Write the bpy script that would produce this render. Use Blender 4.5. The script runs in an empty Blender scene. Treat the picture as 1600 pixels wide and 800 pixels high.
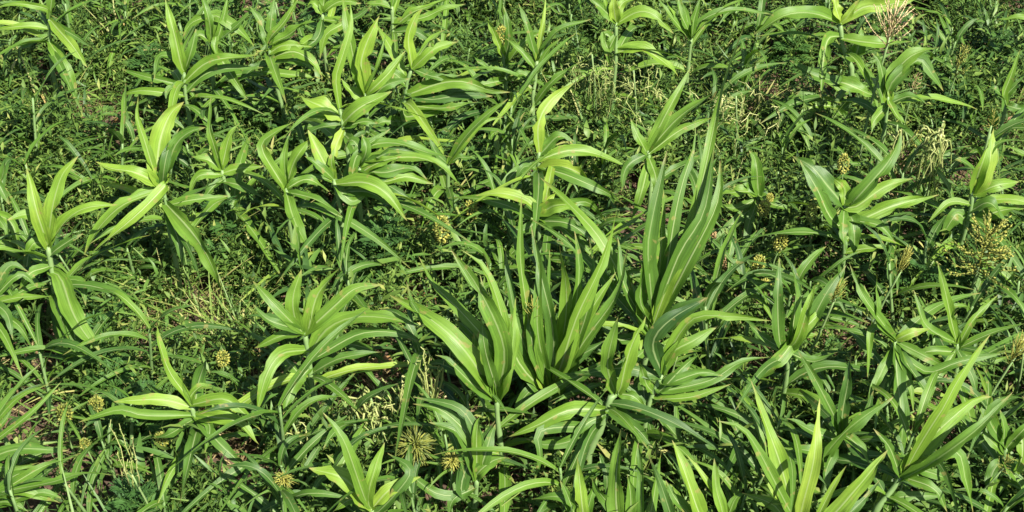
import bpy, math, random
import numpy as np
from mathutils import Vector, Matrix

random.seed(7)
rng = np.random.default_rng(7)
R = math.radians
scene = bpy.context.scene
COL = scene.collection

# ------------------------------------------------------------------ camera
PITCH = R(40.0)
DIST = 6.0
HFOV = R(40.0)
FWD = Vector((0, math.cos(PITCH), -math.sin(PITCH)))
UPV = Vector((0, math.sin(PITCH), math.cos(PITCH)))
RGT = Vector((1, 0, 0))
CAM = Vector((0, 0, 0.30)) - FWD * DIST
FPX = 800.0 / math.tan(HFOV / 2)          # focal length in photo pixels (1600 wide)
cd = bpy.data.cameras.new('camera')
cd.sensor_width = 36.0
cd.lens = 18.0 / math.tan(HFOV / 2)
cd.clip_start = 0.1
cd.clip_end = 2000.0
cam = bpy.data.objects.new('camera', cd)
COL.objects.link(cam)
cam.location = CAM
cam.rotation_euler = (R(90) - PITCH, 0, 0)
scene.camera = cam

# ------------------------------------------------------------------ sky, sun, exposure
SUN_EL, SUN_AZ = R(50), R(42)            # azimuth measured from -Y (behind the camera) towards +X (right)
world = bpy.data.worlds.new('World')
scene.world = world
world.use_nodes = True
wn = world.node_tree.nodes
bgn = wn['Background']
sky = wn.new('ShaderNodeTexSky')
sky.sky_type = 'NISHITA'
sky.sun_disc = False
sky.sun_elevation = SUN_EL
to_sun = Vector((math.cos(SUN_EL) * math.sin(SUN_AZ), -math.cos(SUN_EL) * math.cos(SUN_AZ), math.sin(SUN_EL)))
sky.sun_rotation = math.atan2(to_sun.x, to_sun.y)
world.node_tree.links.new(sky.outputs[0], bgn.inputs[0])
bgn.inputs[1].default_value = 0.065
sl = bpy.data.lights.new('sun', 'SUN')
sl.energy = 5.0
sl.angle = R(0.53)
sl.color = (1.0, 0.95, 0.86)
sun = bpy.data.objects.new('sun', sl)
COL.objects.link(sun)
sun.location = (4, -4, 9)
sun.rotation_euler = to_sun.to_track_quat('Z', 'Y').to_euler()
scene.view_settings.view_transform = 'Standard'
scene.view_settings.look = 'None'
scene.view_settings.exposure = 1.25
scene.view_settings.gamma = 1.0

# ------------------------------------------------------------------ materials
def new_mat(name):
    m = bpy.data.materials.new(name)
    m.use_nodes = True
    nt = m.node_tree
    nt.nodes.clear()
    return m, nt, nt.nodes, nt.links

def math_node(n, l, op, a, b=None, c=None, clamp=False):
    k = n.new('ShaderNodeMath'); k.operation = op; k.use_clamp = clamp
    for i, v in enumerate((a, b, c)):
        if v is None: continue
        if isinstance(v, (int, float)): k.inputs[i].default_value = v
        else: l.new(v, k.inputs[i])
    return k.outputs[0]

def mixc(n, l, f, a, b, typ='MIX'):
    k = n.new('ShaderNodeMix'); k.data_type = 'RGBA'; k.blend_type = typ
    if isinstance(f, (int, float)): k.inputs[0].default_value = f
    else: l.new(f, k.inputs[0])
    for i, v in ((6, a), (7, b)):
        if isinstance(v, tuple): k.inputs[i].default_value = (*v, 1)
        else: l.new(v, k.inputs[i])
    return k.outputs[2]

def ramp(n, l, f, stops):
    k = n.new('ShaderNodeValToRGB')
    e = k.color_ramp.elements
    while len(e) < len(stops): e.new(0.5)
    for i, (p, c) in enumerate(stops):
        e[i].position = p; e[i].color = (*c, 1)
    l.new(f, k.inputs[0])
    return k.outputs[0]

def leaf_shader(n, l, col, rough, trans, normal=None, spec=0.5, tcol=None):
    p = n.new('ShaderNodeBsdfPrincipled')
    l.new(col, p.inputs['Base Color'])
    if isinstance(rough, float): p.inputs['Roughness'].default_value = rough
    else: l.new(rough, p.inputs['Roughness'])
    p.inputs['Specular IOR Level'].default_value = spec
    t = n.new('ShaderNodeBsdfTranslucent')
    tc = mixc(n, l, 1.0, col, tcol or (0.95, 1.0, 0.5), 'MULTIPLY')
    l.new(tc, t.inputs['Color'])
    if normal is not None:
        l.new(normal, p.inputs['Normal'])
    mx = n.new('ShaderNodeMixShader'); mx.inputs[0].default_value = trans
    l.new(p.outputs[0], mx.inputs[1]); l.new(t.outputs[0], mx.inputs[2])
    o = n.new('ShaderNodeOutputMaterial'); l.new(mx.outputs[0], o.inputs[0])

def mat_blade(name):
    """sorghum blade: pale midrib, parallel veins, blotches, browned tips; tone attribute 0 dark .. 1 yellow green"""
    m, nt, n, l = new_mat(name)
    uv = n.new('ShaderNodeUVMap').outputs[0]
    sep = n.new('ShaderNodeSeparateXYZ'); l.new(uv, sep.inputs[0])
    u, v = sep.outputs[0], sep.outputs[1]
    au = math_node(n, l, 'ABSOLUTE', math_node(n, l, 'SUBTRACT', u, 0.5))
    at = n.new('ShaderNodeAttribute'); at.attribute_name = 'tone'
    oi = n.new('ShaderNodeObjectInfo')
    tone = math_node(n, l, 'ADD', at.outputs['Fac'], math_node(n, l, 'MULTIPLY', math_node(n, l, 'SUBTRACT', oi.outputs['Random'], 0.5), 0.22))
    tc = n.new('ShaderNodeTexCoord').outputs['Object']
    ns = n.new('ShaderNodeTexNoise'); ns.inputs['Scale'].default_value = 11.0; ns.inputs['Detail'].default_value = 7.0; ns.inputs['Roughness'].default_value = 0.65
    l.new(tc, ns.inputs['Vector'])
    tone2 = math_node(n, l, 'ADD', tone, math_node(n, l, 'MULTIPLY', math_node(n, l, 'SUBTRACT', ns.outputs[0], 0.5), 0.4), clamp=True)
    base = ramp(n, l, tone2, [(0.0, (0.031, 0.084, 0.017)), (0.45, (0.087, 0.185, 0.019)), (0.8, (0.162, 0.285, 0.027)), (1.0, (0.25, 0.36, 0.042))])
    # parallel veins
    vm = n.new('ShaderNodeCombineXYZ')
    l.new(math_node(n, l, 'MULTIPLY', u, 15.0), vm.inputs[0]); l.new(math_node(n, l, 'MULTIPLY', v, 1.6), vm.inputs[1])
    l.new(math_node(n, l, 'MULTIPLY', oi.outputs['Random'], 50.0), vm.inputs[2])
    vn = n.new('ShaderNodeTexNoise'); vn.inputs['Scale'].default_value = 1.0; vn.inputs['Detail'].default_value = 3.0
    l.new(vm.outputs[0], vn.inputs['Vector'])
    mr = n.new('ShaderNodeMapRange'); l.new(vn.outputs[0], mr.inputs[0])
    mr.inputs[1].default_value = 0.3; mr.inputs[2].default_value = 0.7; mr.inputs[3].default_value = 0.74; mr.inputs[4].default_value = 1.24
    cc = n.new('ShaderNodeCombineXYZ')
    for i in range(3): l.new(mr.outputs[0], cc.inputs[i])
    base = mixc(n, l, 1.0, base, cc.outputs[0], 'MULTIPLY')
    # midrib, narrowing towards the tip
    wid = math_node(n, l, 'MULTIPLY_ADD', v, -0.036, 0.058)
    rib = n.new('ShaderNodeMapRange'); l.new(math_node(n, l, 'DIVIDE', au, wid), rib.inputs[0])
    rib.inputs[1].default_value = 1.25; rib.inputs[2].default_value = 0.7; rib.inputs[3].default_value = 0.0; rib.inputs[4].default_value = 0.8
    ribs = math_node(n, l, 'MULTIPLY', rib.outputs[0], math_node(n, l, 'MULTIPLY_ADD', oi.outputs['Random'], 0.5, 0.6))
    base = mixc(n, l, ribs, base, mixc(n, l, 0.22, (0.38, 0.46, 0.20), base))
    # dry tip and rusty nicks
    n3 = n.new('ShaderNodeTexNoise'); n3.inputs['Scale'].default_value = 26.0; n3.inputs['Detail'].default_value = 3.0
    l.new(tc, n3.inputs['Vector'])
    tipf = math_node(n, l, 'ADD', v, math_node(n, l, 'MULTIPLY', n3.outputs[0], 0.12))
    tip = n.new('ShaderNodeMapRange'); l.new(tipf, tip.inputs[0])
    tip.inputs[1].default_value = 0.96; tip.inputs[2].default_value = 1.06; tip.inputs[4].default_value = 0.8
    base = mixc(n, l, tip.outputs[0], base, (0.33, 0.27, 0.09))
    sp = n.new('ShaderNodeMapRange'); l.new(n3.outputs[0], sp.inputs[0])
    sp.inputs[1].default_value = 0.64; sp.inputs[2].default_value = 0.70; sp.inputs[4].default_value = 0.6
    base = mixc(n, l, sp.outputs[0], base, (0.28, 0.24, 0.07))
    bp = n.new('ShaderNodeBump'); bp.inputs['Strength'].default_value = 0.35; bp.inputs['Distance'].default_value = 0.004
    l.new(math_node(n, l, 'ADD', vn.outputs[0], math_node(n, l, 'MULTIPLY', rib.outputs[0], 0.6)), bp.inputs['Height'])
    rg = n.new('ShaderNodeMapRange'); l.new(ns.outputs[0], rg.inputs[0])
    rg.inputs[3].default_value = 0.32; rg.inputs[4].default_value = 0.68
    leaf_shader(n, l, base, rg.outputs[0], 0.34, bp.outputs[0], 0.42)
    return m

def mat_tone(name, stops, rough=0.5, trans=0.3, spec=0.4, nscale=40.0, namp=0.4):
    m, nt, n, l = new_mat(name)
    at = n.new('ShaderNodeAttribute'); at.attribute_name = 'tone'
    oi = n.new('ShaderNodeObjectInfo')
    tc = n.new('ShaderNodeTexCoord').outputs['Object']
    ns = n.new('ShaderNodeTexNoise'); ns.inputs['Scale'].default_value = nscale; ns.inputs['Detail'].default_value = 3.0
    l.new(tc, ns.inputs['Vector'])
    t = math_node(n, l, 'ADD', at.outputs['Fac'], math_node(n, l, 'MULTIPLY', math_node(n, l, 'SUBTRACT', ns.outputs[0], 0.5), namp))
    t = math_node(n, l, 'ADD', t, math_node(n, l, 'MULTIPLY', math_node(n, l, 'SUBTRACT', oi.outputs['Random'], 0.5), 0.15), clamp=True)
    c = ramp(n, l, t, stops)
    leaf_shader(n, l, c, rough, trans, None, spec)
    return m

M_BLADE = mat_blade('sorghum_blade')
M_STEM = mat_tone('sorghum_stem', [(0, (0.09, 0.17, 0.05)), (0.5, (0.17, 0.27, 0.09)), (1, (0.28, 0.36, 0.14))], 0.5, 0.12)
M_WEED = mat_tone('broadleaf_weed', [(0, (0.024, 0.056, 0.012)), (0.45, (0.066, 0.128, 0.021)), (0.8, (0.135, 0.21, 0.034)), (1, (0.27, 0.30, 0.075))],  0.6, 0.24, 0.25)
M_FEATHER = mat_tone('feathery_weed', [(0, (0.026, 0.07, 0.018)), (0.5, (0.058, 0.138, 0.026)), (1, (0.16, 0.25, 0.045))],  0.6, 0.24, 0.25)
M_GRASS = mat_tone('undergrowth_grass', [(0, (0.035, 0.085, 0.018)), (0.5, (0.085, 0.17, 0.028)), (0.85, (0.17, 0.24, 0.045)), (1, (0.34, 0.33, 0.11))],  0.5, 0.2, 0.35)
M_STRAW = mat_tone('dry_straw', [(0, (0.10, 0.065, 0.028)), (0.5, (0.26, 0.19, 0.085)), (1, (0.46, 0.40, 0.17))], 0.6, 0.15)
M_HEAD = mat_tone('green_seed_head', [(0, (0.08, 0.11, 0.022)), (0.5, (0.21, 0.235, 0.04)), (1, (0.42, 0.40, 0.08))], 0.55, 0.2, nscale=90)
M_TAN = mat_tone('tan_seed_head', [(0, (0.20, 0.12, 0.05)), (0.5, (0.42, 0.29, 0.13)), (1, (0.60, 0.48, 0.25))], 0.6, 0.15, nscale=90)
M_RACEME = mat_tone('pale_raceme', [(0, (0.16, 0.22, 0.06)), (0.5, (0.33, 0.38, 0.11)), (1, (0.52, 0.52, 0.22))], 0.5, 0.2, nscale=60)
M_DEAD = mat_tone('dead_leaf', [(0, (0.16, 0.06, 0.02)), (0.5, (0.25, 0.13, 0.055)), (1, (0.46, 0.34, 0.12))], 0.6, 0.2)

M_OLD = mat_tone('withered_blade', [(0, (0.20, 0.15, 0.05)), (0.5, (0.34, 0.29, 0.10)), (1, (0.42, 0.40, 0.14))], 0.6, 0.25, 0.25, 30.0, 0.8)

def mat_soil():
    m, nt, n, l = new_mat('soil')
    tc = n.new('ShaderNodeTexCoord').outputs['Object']
    a = n.new('ShaderNodeTexNoise'); a.inputs['Scale'].default_value = 6.0; a.inputs['Detail'].default_value = 10.0
    b = n.new('ShaderNodeTexNoise'); b.inputs['Scale'].default_value = 60.0; b.inputs['Detail'].default_value = 6.0
    l.new(tc, a.inputs['Vector']); l.new(tc, b.inputs['Vector'])
    f = math_node(n, l, 'ADD', math_node(n, l, 'MULTIPLY', a.outputs[0], 0.6), math_node(n, l, 'MULTIPLY', b.outputs[0], 0.4))
    c = ramp(n, l, f, [(0.3, (0.035, 0.022, 0.014)), (0.5, (0.085, 0.052, 0.031)), (0.7, (0.19, 0.115, 0.068))])
    p = n.new('ShaderNodeBsdfPrincipled'); l.new(c, p.inputs['Base Color']); p.inputs['Roughness'].default_value = 0.95
    bp = n.new('ShaderNodeBump'); bp.inputs['Strength'].default_value = 0.9; bp.inputs['Distance'].default_value = 0.02
    l.new(f, bp.inputs['Height']); l.new(bp.outputs[0], p.inputs['Normal'])
    o = n.new('ShaderNodeOutputMaterial'); l.new(p.outputs[0], o.inputs[0])
    return m
M_SOIL = mat_soil()

# ------------------------------------------------------------------ helpers
def ray(px, py):
    return FWD + RGT * ((px - 800.0) / FPX) + UPV * ((400.0 - py) / FPX)
def at_depth(px, py, d): return CAM + ray(px, py) * d
def at_z(px, py, z):
    r = ray(px, py); return CAM + r * ((z - CAM.z) / r.z)
def depth_of(p): return (p - CAM).dot(FWD)
def to_px(p):
    d = depth_of(p); q = p - CAM
    return 800 + q.dot(RGT) / d * FPX, 400 - q.dot(UPV) / d * FPX

def mesh_obj(name, verts, faces, mat, parent=None, tone=0.5, uvs=None, smooth=True, kind=None):
    me = bpy.data.meshes.new(name)
    me.from_pydata([tuple(v) for v in verts], [], faces)
    at = me.attributes.new('tone', 'FLOAT', 'POINT')
    at.data.foreach_set('value', np.broadcast_to(np.asarray(tone, dtype=np.float32), (len(verts),)).copy())
    if uvs is not None:
        ul = me.uv_layers.new(name='UVMap')
        li = np.empty(len(me.loops), dtype=np.int32); me.loops.foreach_get('vertex_index', li)
        ul.data.foreach_set('uv', np.asarray(uvs, dtype=np.float32)[li].ravel())
    if smooth: me.polygons.foreach_set('use_smooth', np.ones(len(me.polygons), dtype=bool))
    me.materials.append(mat)
    o = bpy.data.objects.new(name, me)
    COL.objects.link(o)
    if parent is not None: o.parent = parent
    if kind: o['kind'] = kind
    return o

def tri_obj(name, V, F, tone, mat, kind=None, parent=None):
    """big numpy triangle soup"""
    me = bpy.data.meshes.new(name)
    V = np.ascontiguousarray(V, dtype=np.float32); F = np.ascontiguousarray(F, dtype=np.int32)
    me.vertices.add(len(V)); me.vertices.foreach_set('co', V.ravel())
    me.loops.add(F.size); me.loops.foreach_set('vertex_index', F.ravel())
    me.polygons.add(len(F))
    me.polygons.foreach_set('loop_start', np.arange(0, F.size, 3, dtype=np.int32))
    me.polygons.foreach_set('use_smooth', np.ones(len(F), dtype=bool))
    me.update(calc_edges=True)
    at = me.attributes.new('tone', 'FLOAT', 'POINT'); at.data.foreach_set('value', np.ascontiguousarray(tone, dtype=np.float32))
    me.materials.append(mat)
    o = bpy.data.objects.new(name, me); COL.objects.link(o)
    if kind: o['kind'] = kind
    if parent is not None: o.parent = parent
    return o

def thing(name, label, loc, cat='plant', group=None):
    o = bpy.data.objects.new(name, None)
    o.empty_display_size = 0.05
    COL.objects.link(o)
    o.location = loc
    o['label'] = label; o['category'] = cat
    if group: o['group'] = group
    return o

def catmull(pts, n):
    P = [Vector(p) for p in pts]
    if len(P) == 2: P = [P[0], (P[0] + P[1]) / 2, P[1]]
    E = [2 * P[0] - P[1]] + P + [2 * P[-1] - P[-2]]
    seg = [(P[i + 1] - P[i]).length for i in range(len(P) - 1)]
    tot = sum(seg); out = []
    for k in range(n + 1):
        s = tot * k / n; i = 0
        while i < len(seg) - 1 and s > seg[i]: s -= seg[i]; i += 1
        t = min(1.0, s / max(seg[i], 1e-6))
        a, b, c, d = E[i], E[i + 1], E[i + 2], E[i + 3]
        out.append(0.5 * ((2 * b) + (c - a) * t + (2 * a - 5 * b + 4 * c - d) * t * t + (3 * b - a - 3 * c + d) * t ** 3))
    return out

def tube_geo(pts, rads, sides=7):
    V, F = [], []
    n = len(pts)
    for i, p in enumerate(pts):
        t = (pts[min(i + 1, n - 1)] - pts[max(i - 1, 0)]).normalized()
        a = t.cross(Vector((0.31, 0.9, 0.17))).normalized(); b = t.cross(a)
        for k in range(sides):
            an = 2 * math.pi * k / sides
            V.append(p + (a * math.cos(an) + b * math.sin(an)) * rads[i])
    for i in range(n - 1):
        for k in range(sides):
            k2 = (k + 1) % sides
            F.append((i * sides + k, i * sides + k2, (i + 1) * sides + k2, (i + 1) * sides + k))
    F.append(tuple(range(sides))[::-1]); F.append(tuple((n - 1) * sides + k for k in range(sides)))
    return V, F

def blade_profile(t, base=0.42, taper=1.8):
    if t < 0.22:
        s = t / 0.22; s = s * s * (3 - 2 * s); p = base + (1 - base) * s
    else: p = 1.0
    if t > 0.36: p *= max(0.0, 1 - ((t - 0.36) / 0.64) ** taper)
    return max(p, 0.012)

def blade_mesh(name, C, width, Nref, parent, tone, twist=0.0, fold=0.22, wave=0.10, mat=None, roll=0.0, base=0.42):
    """C: list of world points; a creased, wavy-edged blade with uv across / along"""
    mat = mat or M_BLADE
    n = len(C) - 1
    us = (-1, -0.5, 0, 0.5, 1)
    V, UV, F = [], [], []
    ph1, ph2 = random.uniform(0, 6.3), random.uniform(0, 6.3)
    fr = random.uniform(9, 17)
    und = random.uniform(0, .45); taper = random.uniform(1.5, 2.6)
    org = parent.location if parent is not None else Vector((0, 0, 0))
    prevS = None
    bite = {(random.randrange(2, n), random.choice((-1, 1))): random.uniform(.3, .75) for _ in range(random.choice((0, 0, 1, 1, 2, 3)))}
    for i in range(n + 1):
        t = i / n
        T = (C[min(i + 1, n)] - C[max(i - 1, 0)]).normalized()
        S = T.cross(Nref)
        if S.length < 0.15: S = T.cross(Vector((0.2, -0.6, 0.5)))
        S.normalize()
        if prevS is not None:
            if S.dot(prevS) < 0: S = -S
            S = (S + prevS * 0.8).normalized(); S = (S - T * S.dot(T)).normalized()
        prevS = S
        a = roll + twist * (t * t * 1.6 - 0.2)
        N = S.cross(T).normalized()
        S2 = S * math.cos(a) + N * math.sin(a); N2 = N * math.cos(a) - S * math.sin(a)
        if N2.dot(Nref) < 0 and abs(a) < 1.0: N2 = -N2
        w = width * 0.5 * blade_profile(t, base, taper)
        fd = fold * (1.0 + 1.6 * max(0, 0.3 - t) / 0.3)
        for u in us:
            wv = wave * u * u * math.sin(fr * t + (ph1 if u < 0 else ph2)) * min(1, t * 4)
            edge = (1 + 0.07 * math.sin(23 * t + ph1 * u)) * bite.get((i, u), 1.0)
            bend = und * math.sin(5.5 * t + ph2) * min(1, t * 3)
            V.append(C[i] + S2 * (u * w * edge) + N2 * (w * (fd * abs(u) + wv + bend)) - org)
            UV.append((u * 0.5 + 0.5, t))
    for i in range(n):
        for k in range(4):
            a = i * 5 + k
            F.append((a, a + 1, a + 6, a + 5))
    return mesh_obj(name, V, F, mat, parent, tone, UV)

CAMBACK = -FWD
# ------------------------------------------------------------------ ground
def build_ground():
    xs = np.linspace(-6, 6, 160); ys = np.linspace(-4, 8, 160)
    X, Y = np.meshgrid(xs, ys)
    Z = 0.02 * np.sin(X * 3.1 + Y * 1.3) + 0.012 * np.sin(X * 9.7 - Y * 7.1) + 0.010 * rng.standard_normal(X.shape)
    edge = np.minimum(np.minimum(X + 6, 6 - X), np.minimum(Y + 4, 8 - Y))
    Z *= np.clip(edge, 0, 1)
    V = np.stack([X, Y, Z - 0.02], -1).reshape(-1, 3)
    i = np.arange(159 * 160).reshape(159, 160)[:, :159].ravel()
    F = np.concatenate([np.stack([i, i + 1, i + 161], -1), np.stack([i, i + 161, i + 160], -1)])
    # apron reaching the horizon
    b = len(V)
    r = 900.0
    outer = np.array([[-r, -r, -0.02], [r, -r, -0.02], [r, r, -0.02], [-r, r, -0.02]])
    V = np.concatenate([V, outer])
    c = [0, 159, 160 * 160 - 1, 160 * 159]
    A = []
    for k in range(4):
        A += [(c[k], b + k, b + (k + 1) % 4), (c[k], b + (k + 1) % 4, c[(k + 1) % 4])]
    F = np.concatenate([F, np.array(A)])
    o = tri_obj('ground', V, F, np.full(len(V), 0.5), M_SOIL, 'structure')
    o['label'] = 'brown crumbly soil under the weeds'
build_ground()

# ------------------------------------------------------------------ traced sorghum plants
OFF = {k + 1: ((k % 4) * 400, (k // 4) * 400) for k in range(8)}
def seg_near(p, poly):
    best = (1e9, 0, None)
    for i in range(len(poly) - 1):
        a, b = poly[i], poly[i + 1]; ab = b - a
        t = max(0, min(1, (p - a).dot(ab) / max(ab.length_squared, 1e-9)))
        q = a + ab * t; d = (p - q).length
        if d < best[0]: best = (d, i + t, q)
    return best

SPOTS = []
def plant(crop, label, whorl, h, leaves, stem=(), head=None, tone=0.55, r=0.011, name='sorghum_plant', group='sorghum plants', wf=1.0):
    ox, oy = OFF[crop]
    cv = lambda p: (ox + p[0] * 0.5, oy + p[1] * 0.5)
    top = at_z(*cv(whorl), h)
    pts = [top]
    for s in stem:
        # further stem points: same distance plane (y) as the whorl
        px, py = cv(s); rr = ray(px, py)
        y = top.y - 0.02 * len(pts)
        p = CAM + rr * ((y - CAM.y) / rr.y)
        if p.z < 0.04: break
        pts.append(p)
    low = pts[-1]
    drift = (pts[-1] - pts[-2]) * 0.4 if len(pts) > 1 else Vector((random.uniform(-.03, .03), random.uniform(-.02, .02), 0))
    base = Vector((low.x + max(-.06, min(.06, drift.x)), low.y + random.uniform(-.02, .02), -0.01))
    pts.append(low * 0.5 + base * 0.5 + Vector((random.uniform(-.008, .008), 0, 0)))
    pts.append(base)
    root = thing(name, label, base, 'plant', group)
    SPOTS.append((base.x, base.y))
    # stem, bottom to top, with slight swellings at the nodes
    sp = catmull([tuple(p) for p in pts[::-1]], 18)
    rad = [r * (1.15 - 0.45 * i / 18) * (1.22 if i % 5 == 2 else 1.0) for i in range(19)]
    V, F = tube_geo(sp, rad)
    mesh_obj('stem', [v - base for v in V], F, M_STEM, root, 0.5)
    spx = [Vector(to_px(p)) for p in sp]
    for ln in leaves.strip().split('\n'):
        tk = ln.split()
        if not tk: continue
        w = float(tk[0]) * 0.5
        tn, dd, tw, rl = tone, None, random.uniform(-0.9, 0.9), random.uniform(-0.35, 0.35)
        P = []
        for q in tk[1:]:
            if q[0] == 't' and '=' not in q: tn = float(q[1:])
            elif q.startswith('d='): dd = float(q[2:])
            elif q.startswith('tw='): tw = float(q[3:])
            elif q.startswith('r='): rl = float(q[2:])
            else: P.append(Vector(cv(tuple(map(float, q.split(','))))))
        dist, idx, q = seg_near(P[0], spx)
        i0 = int(min(idx, len(sp) - 2)); fr = idx - i0
        anchor = sp[i0].lerp(sp[i0 + 1], min(1, fr))
        if dist > 9: P = [Vector(q[:])] + P
        else: P[0] = Vector(q[:])
        D0 = depth_of(anchor)
        N = 13
        c2 = catmull([(p.x, p.y, 0) for p in P], N)
        L = sum((c2[i + 1] - c2[i]).length for i in range(N))
        b = -(c2[-1].y - c2[0].y) / L
        if dd is None:
            dd = (-0.38 * b if b > 0 else 0.30 * b) + random.uniform(-0.2, 0.2)
        bulge = random.uniform(0.05, 0.2)
        m = L * D0 / FPX
        C = []
        for i, p in enumerate(c2):
            t = i / N
            d = D0 + m * (dd * t - bulge * math.sin(math.pi * t))
            X = at_depth(p.x, p.y, d)
            if X.z < 0.07:
                X = at_z(p.x, p.y, 0.07)
            C.append(X)
        Nref = (Vector((0, 0, 1)) * 0.5 + CAMBACK * 0.8 + to_sun * 0.15 + Vector((random.uniform(-.3, .3), random.uniform(-.2, .2), 0))).normalized()
        wid = w * D0 / FPX * random.uniform(.76, .94) * wf
        blade_mesh('leaf', C, wid, Nref, root, max(0, min(1, tn + random.uniform(-.1, .1))), tw, random.uniform(.15, .55), random.uniform(.15, .5), None, rl,
                   random.uniform(.34, .5))
    # older, lower leaves arching out under the crown
    if h >= .4:
        a0 = random.uniform(0, 6.28)
        for k in range(5):
            i = int(random.uniform(7, 17)); p = sp[i]
            az = a0 + k * 1.35 + random.uniform(-.4, .4); L = random.uniform(.30, .5); el = random.uniform(.35, .95); dr = random.uniform(.6, 1.15)
            d = Vector((math.cos(az), math.sin(az), 0)); sd = Vector((-d.y, d.x, 0)) * random.uniform(-.15, .15)
            C = [p + d * (L * s_ * math.cos(el) * (1 + .4 * s_)) + sd * (L * s_ * s_ * 2) + Vector((0, 0, L * (math.sin(el) * s_ - dr * .75 * s_ * s_))) for s_ in [j / 12 for j in range(13)]]
            for c in C: c.z = max(c.z, .06)
            blade_mesh('leaf', C, random.uniform(.026, .048), (Vector((0, 0, 1)) - d * .4).normalized(), root, random.choice((.25, .35, .45, .55, .6, .85)), random.uniform(-1.2, 1.2),
                       random.uniform(.15, .45), random.uniform(.12, .45), M_OLD if random.random() < .0 else None, random.uniform(-.4, .4))
    if head: head(root, sp[-1])
    return root, sp
# ---- each line of a plant: blade width, then points from the stem to the tip; t = leaf tone, d = how far the tip leans away
plant(1, 'sorghum plant cut by the top left corner with drooping pale leaves', (155, 60), .6, '''
46 158,55 215,130 272,210 t.75
32 155,90 90,80 0,95 -40,120 t.65
30 150,110 110,130 40,165 t.5
44 158,130 205,215 240,325 t.7
24 150,30 60,12 -10,22 t.6
26 150,120 40,150 5,245 t.45
36 158,50 165,-30 170,-90
26 158,70 230,110 290,150 t.4
''', [(155, 160)])
plant(1, 'upright bright sorghum beside the broad arching leaves near the top left', (575, 225), .58, '''
42 565,200 545,110 515,-10 t.7
30 565,190 500,175 482,248 t.55
34 575,230 600,150 612,90 t.6
44 585,255 640,200 720,180 810,172 t.6
36 580,290 630,240 700,215 830,210 t.45
34 570,260 530,280 520,320 t.55
30 570,270 440,235 380,215 t.45
32 565,300 440,283 375,297 t.7
''', [(580, 300)])
plant(1, 'sorghum with arched glossy leaves at the top edge left of the middle', (660, 130), .6, '''
40 660,60 600,70 572,115 t.6
44 665,50 735,85 800,150 t.55
30 655,70 640,20 625,-30 t.6
28 680,120 700,50 715,-20 t.6
34 690,120 760,60 810,15 t.5
40 665,140 740,260 775,310 t.45
34 660,130 620,110 590,160 t.4
30 675,110 670,150 690,190 t.55
''', [(665, 240)])
plant(1, 'big broad-leaved sorghum with a wide upright pale blade left of centre', (505, 580), .62, '''
74 492,560 498,450 530,360 575,318 t.85
30 490,560 455,450 430,370 432,300 t.75
60 512,560 545,460 590,415 642,398 t.5
54 492,580 420,540 345,522 298,505 t.8
66 530,635 590,715 650,800 700,925 t.6
36 535,640 620,622 715,612 t.65
40 530,565 440,660 340,745 262,815 255,835 t.7
40 500,620 400,690 320,770 t.45
48 490,600 380,645 300,725 262,800 t.8
40 525,660 560,760 570,840 t.3
40 510,560 525,470 560,400 t.35
''', [(520, 640), (530, 720)])
plant(1, 'pale yellow-green sorghum with long stem near the left edge', (150, 770), .6, '''
50 142,745 112,650 95,570 83,525 t.9
50 155,735 165,630 195,545 245,488 t.75
46 165,765 205,690 270,650 368,640 t.75
46 150,720 90,668 22,688 t.75
40 140,770 110,760 75,800 t.7
64 165,850 190,870 220,960 265,1045 315,1105 t.75
50 190,900 225,1000 235,1080 225,1135 t.45
44 190,950 260,1080 300,1120 322,1225 t.45
40 180,960 200,1080 183,1190 t.6
40 170,880 250,880 268,955 t.5
34 160,800 200,760 260,730 t.3
40 165,830 100,850 60,905 t.35
''', [(165, 860), (190, 1000)], r=.014)
plant(1, 'small sorghum with three upright blades between two bigger left plants', (692, 530), .5, '''
44 690,520 712,440 752,382 t.75
24 688,520 665,440 655,400 660,300 t.6
40 690,530 650,500 598,490 t.6
42 700,540 750,525 825,520 t.65
34 682,548 620,550 592,605 t.65
36 712,565 760,585 815,615 t.5
30 700,560 660,590 620,640 t.4
''', [(710, 600), (732, 668)])
plant(1, 'sorghum leaves reaching in at the left edge under the corner plant', (-60, 620), .5, '''
44 -60,620 -20,560 30,640 t.45
44 -50,640 0,570 20,480 t.5
40 -50,660 30,690 60,780 t.55
30 -60,650 0,690 40,760 t.7
40 -40,720 20,770 90,830 t.6
''', [(-50, 750)])

plant(2, 'sorghum with layered drooping leaves on a thin stem, top left third', (42, 140), .62, '''
36 40,130 48,60 58,-10 t.6
30 45,120 85,70 135,-10 t.6
40 48,135 120,95 198,65 t.6
36 30,165 90,142 175,146 t.75
42 48,180 120,162 178,195 208,242 t.6
30 20,222 100,232 205,246 t.65
30 35,120 10,60 -20,20 t.5
34 50,190 120,190 190,225 t.35
36 45,200 -10,215 -60,260 t.4
''', [(48, 210), (88, 355)])
plant(2, 'narrow sorghum at the top edge with folded bright leaf', (208, 40), .6, '''
40 210,60 270,72 218,110 200,185 t.65
34 205,30 180,10 160,25 t.75
34 208,25 260,5 330,10 t.6
30 212,60 190,120 120,170 t.4
36 215,80 300,60 360,20 t.45
30 208,30 215,-20 230,-60 t.6
''', [(210, 130)])
plant(2, 'tall sorghum with a bright spearlike whorl above the layered leaves', (340, 290), .66, '''
58 337,295 330,205 348,130 385,50 t.85
16 355,295 383,195 408,98 t.6
38 352,300 400,245 468,158 t.75
40 330,300 305,190 285,70 268,-20 t.55
40 325,320 285,270 265,245 t.7
44 345,310 390,300 430,235 t.6
40 340,330 400,270 480,245 t.5
''', [(348, 380), (345, 450)])
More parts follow.
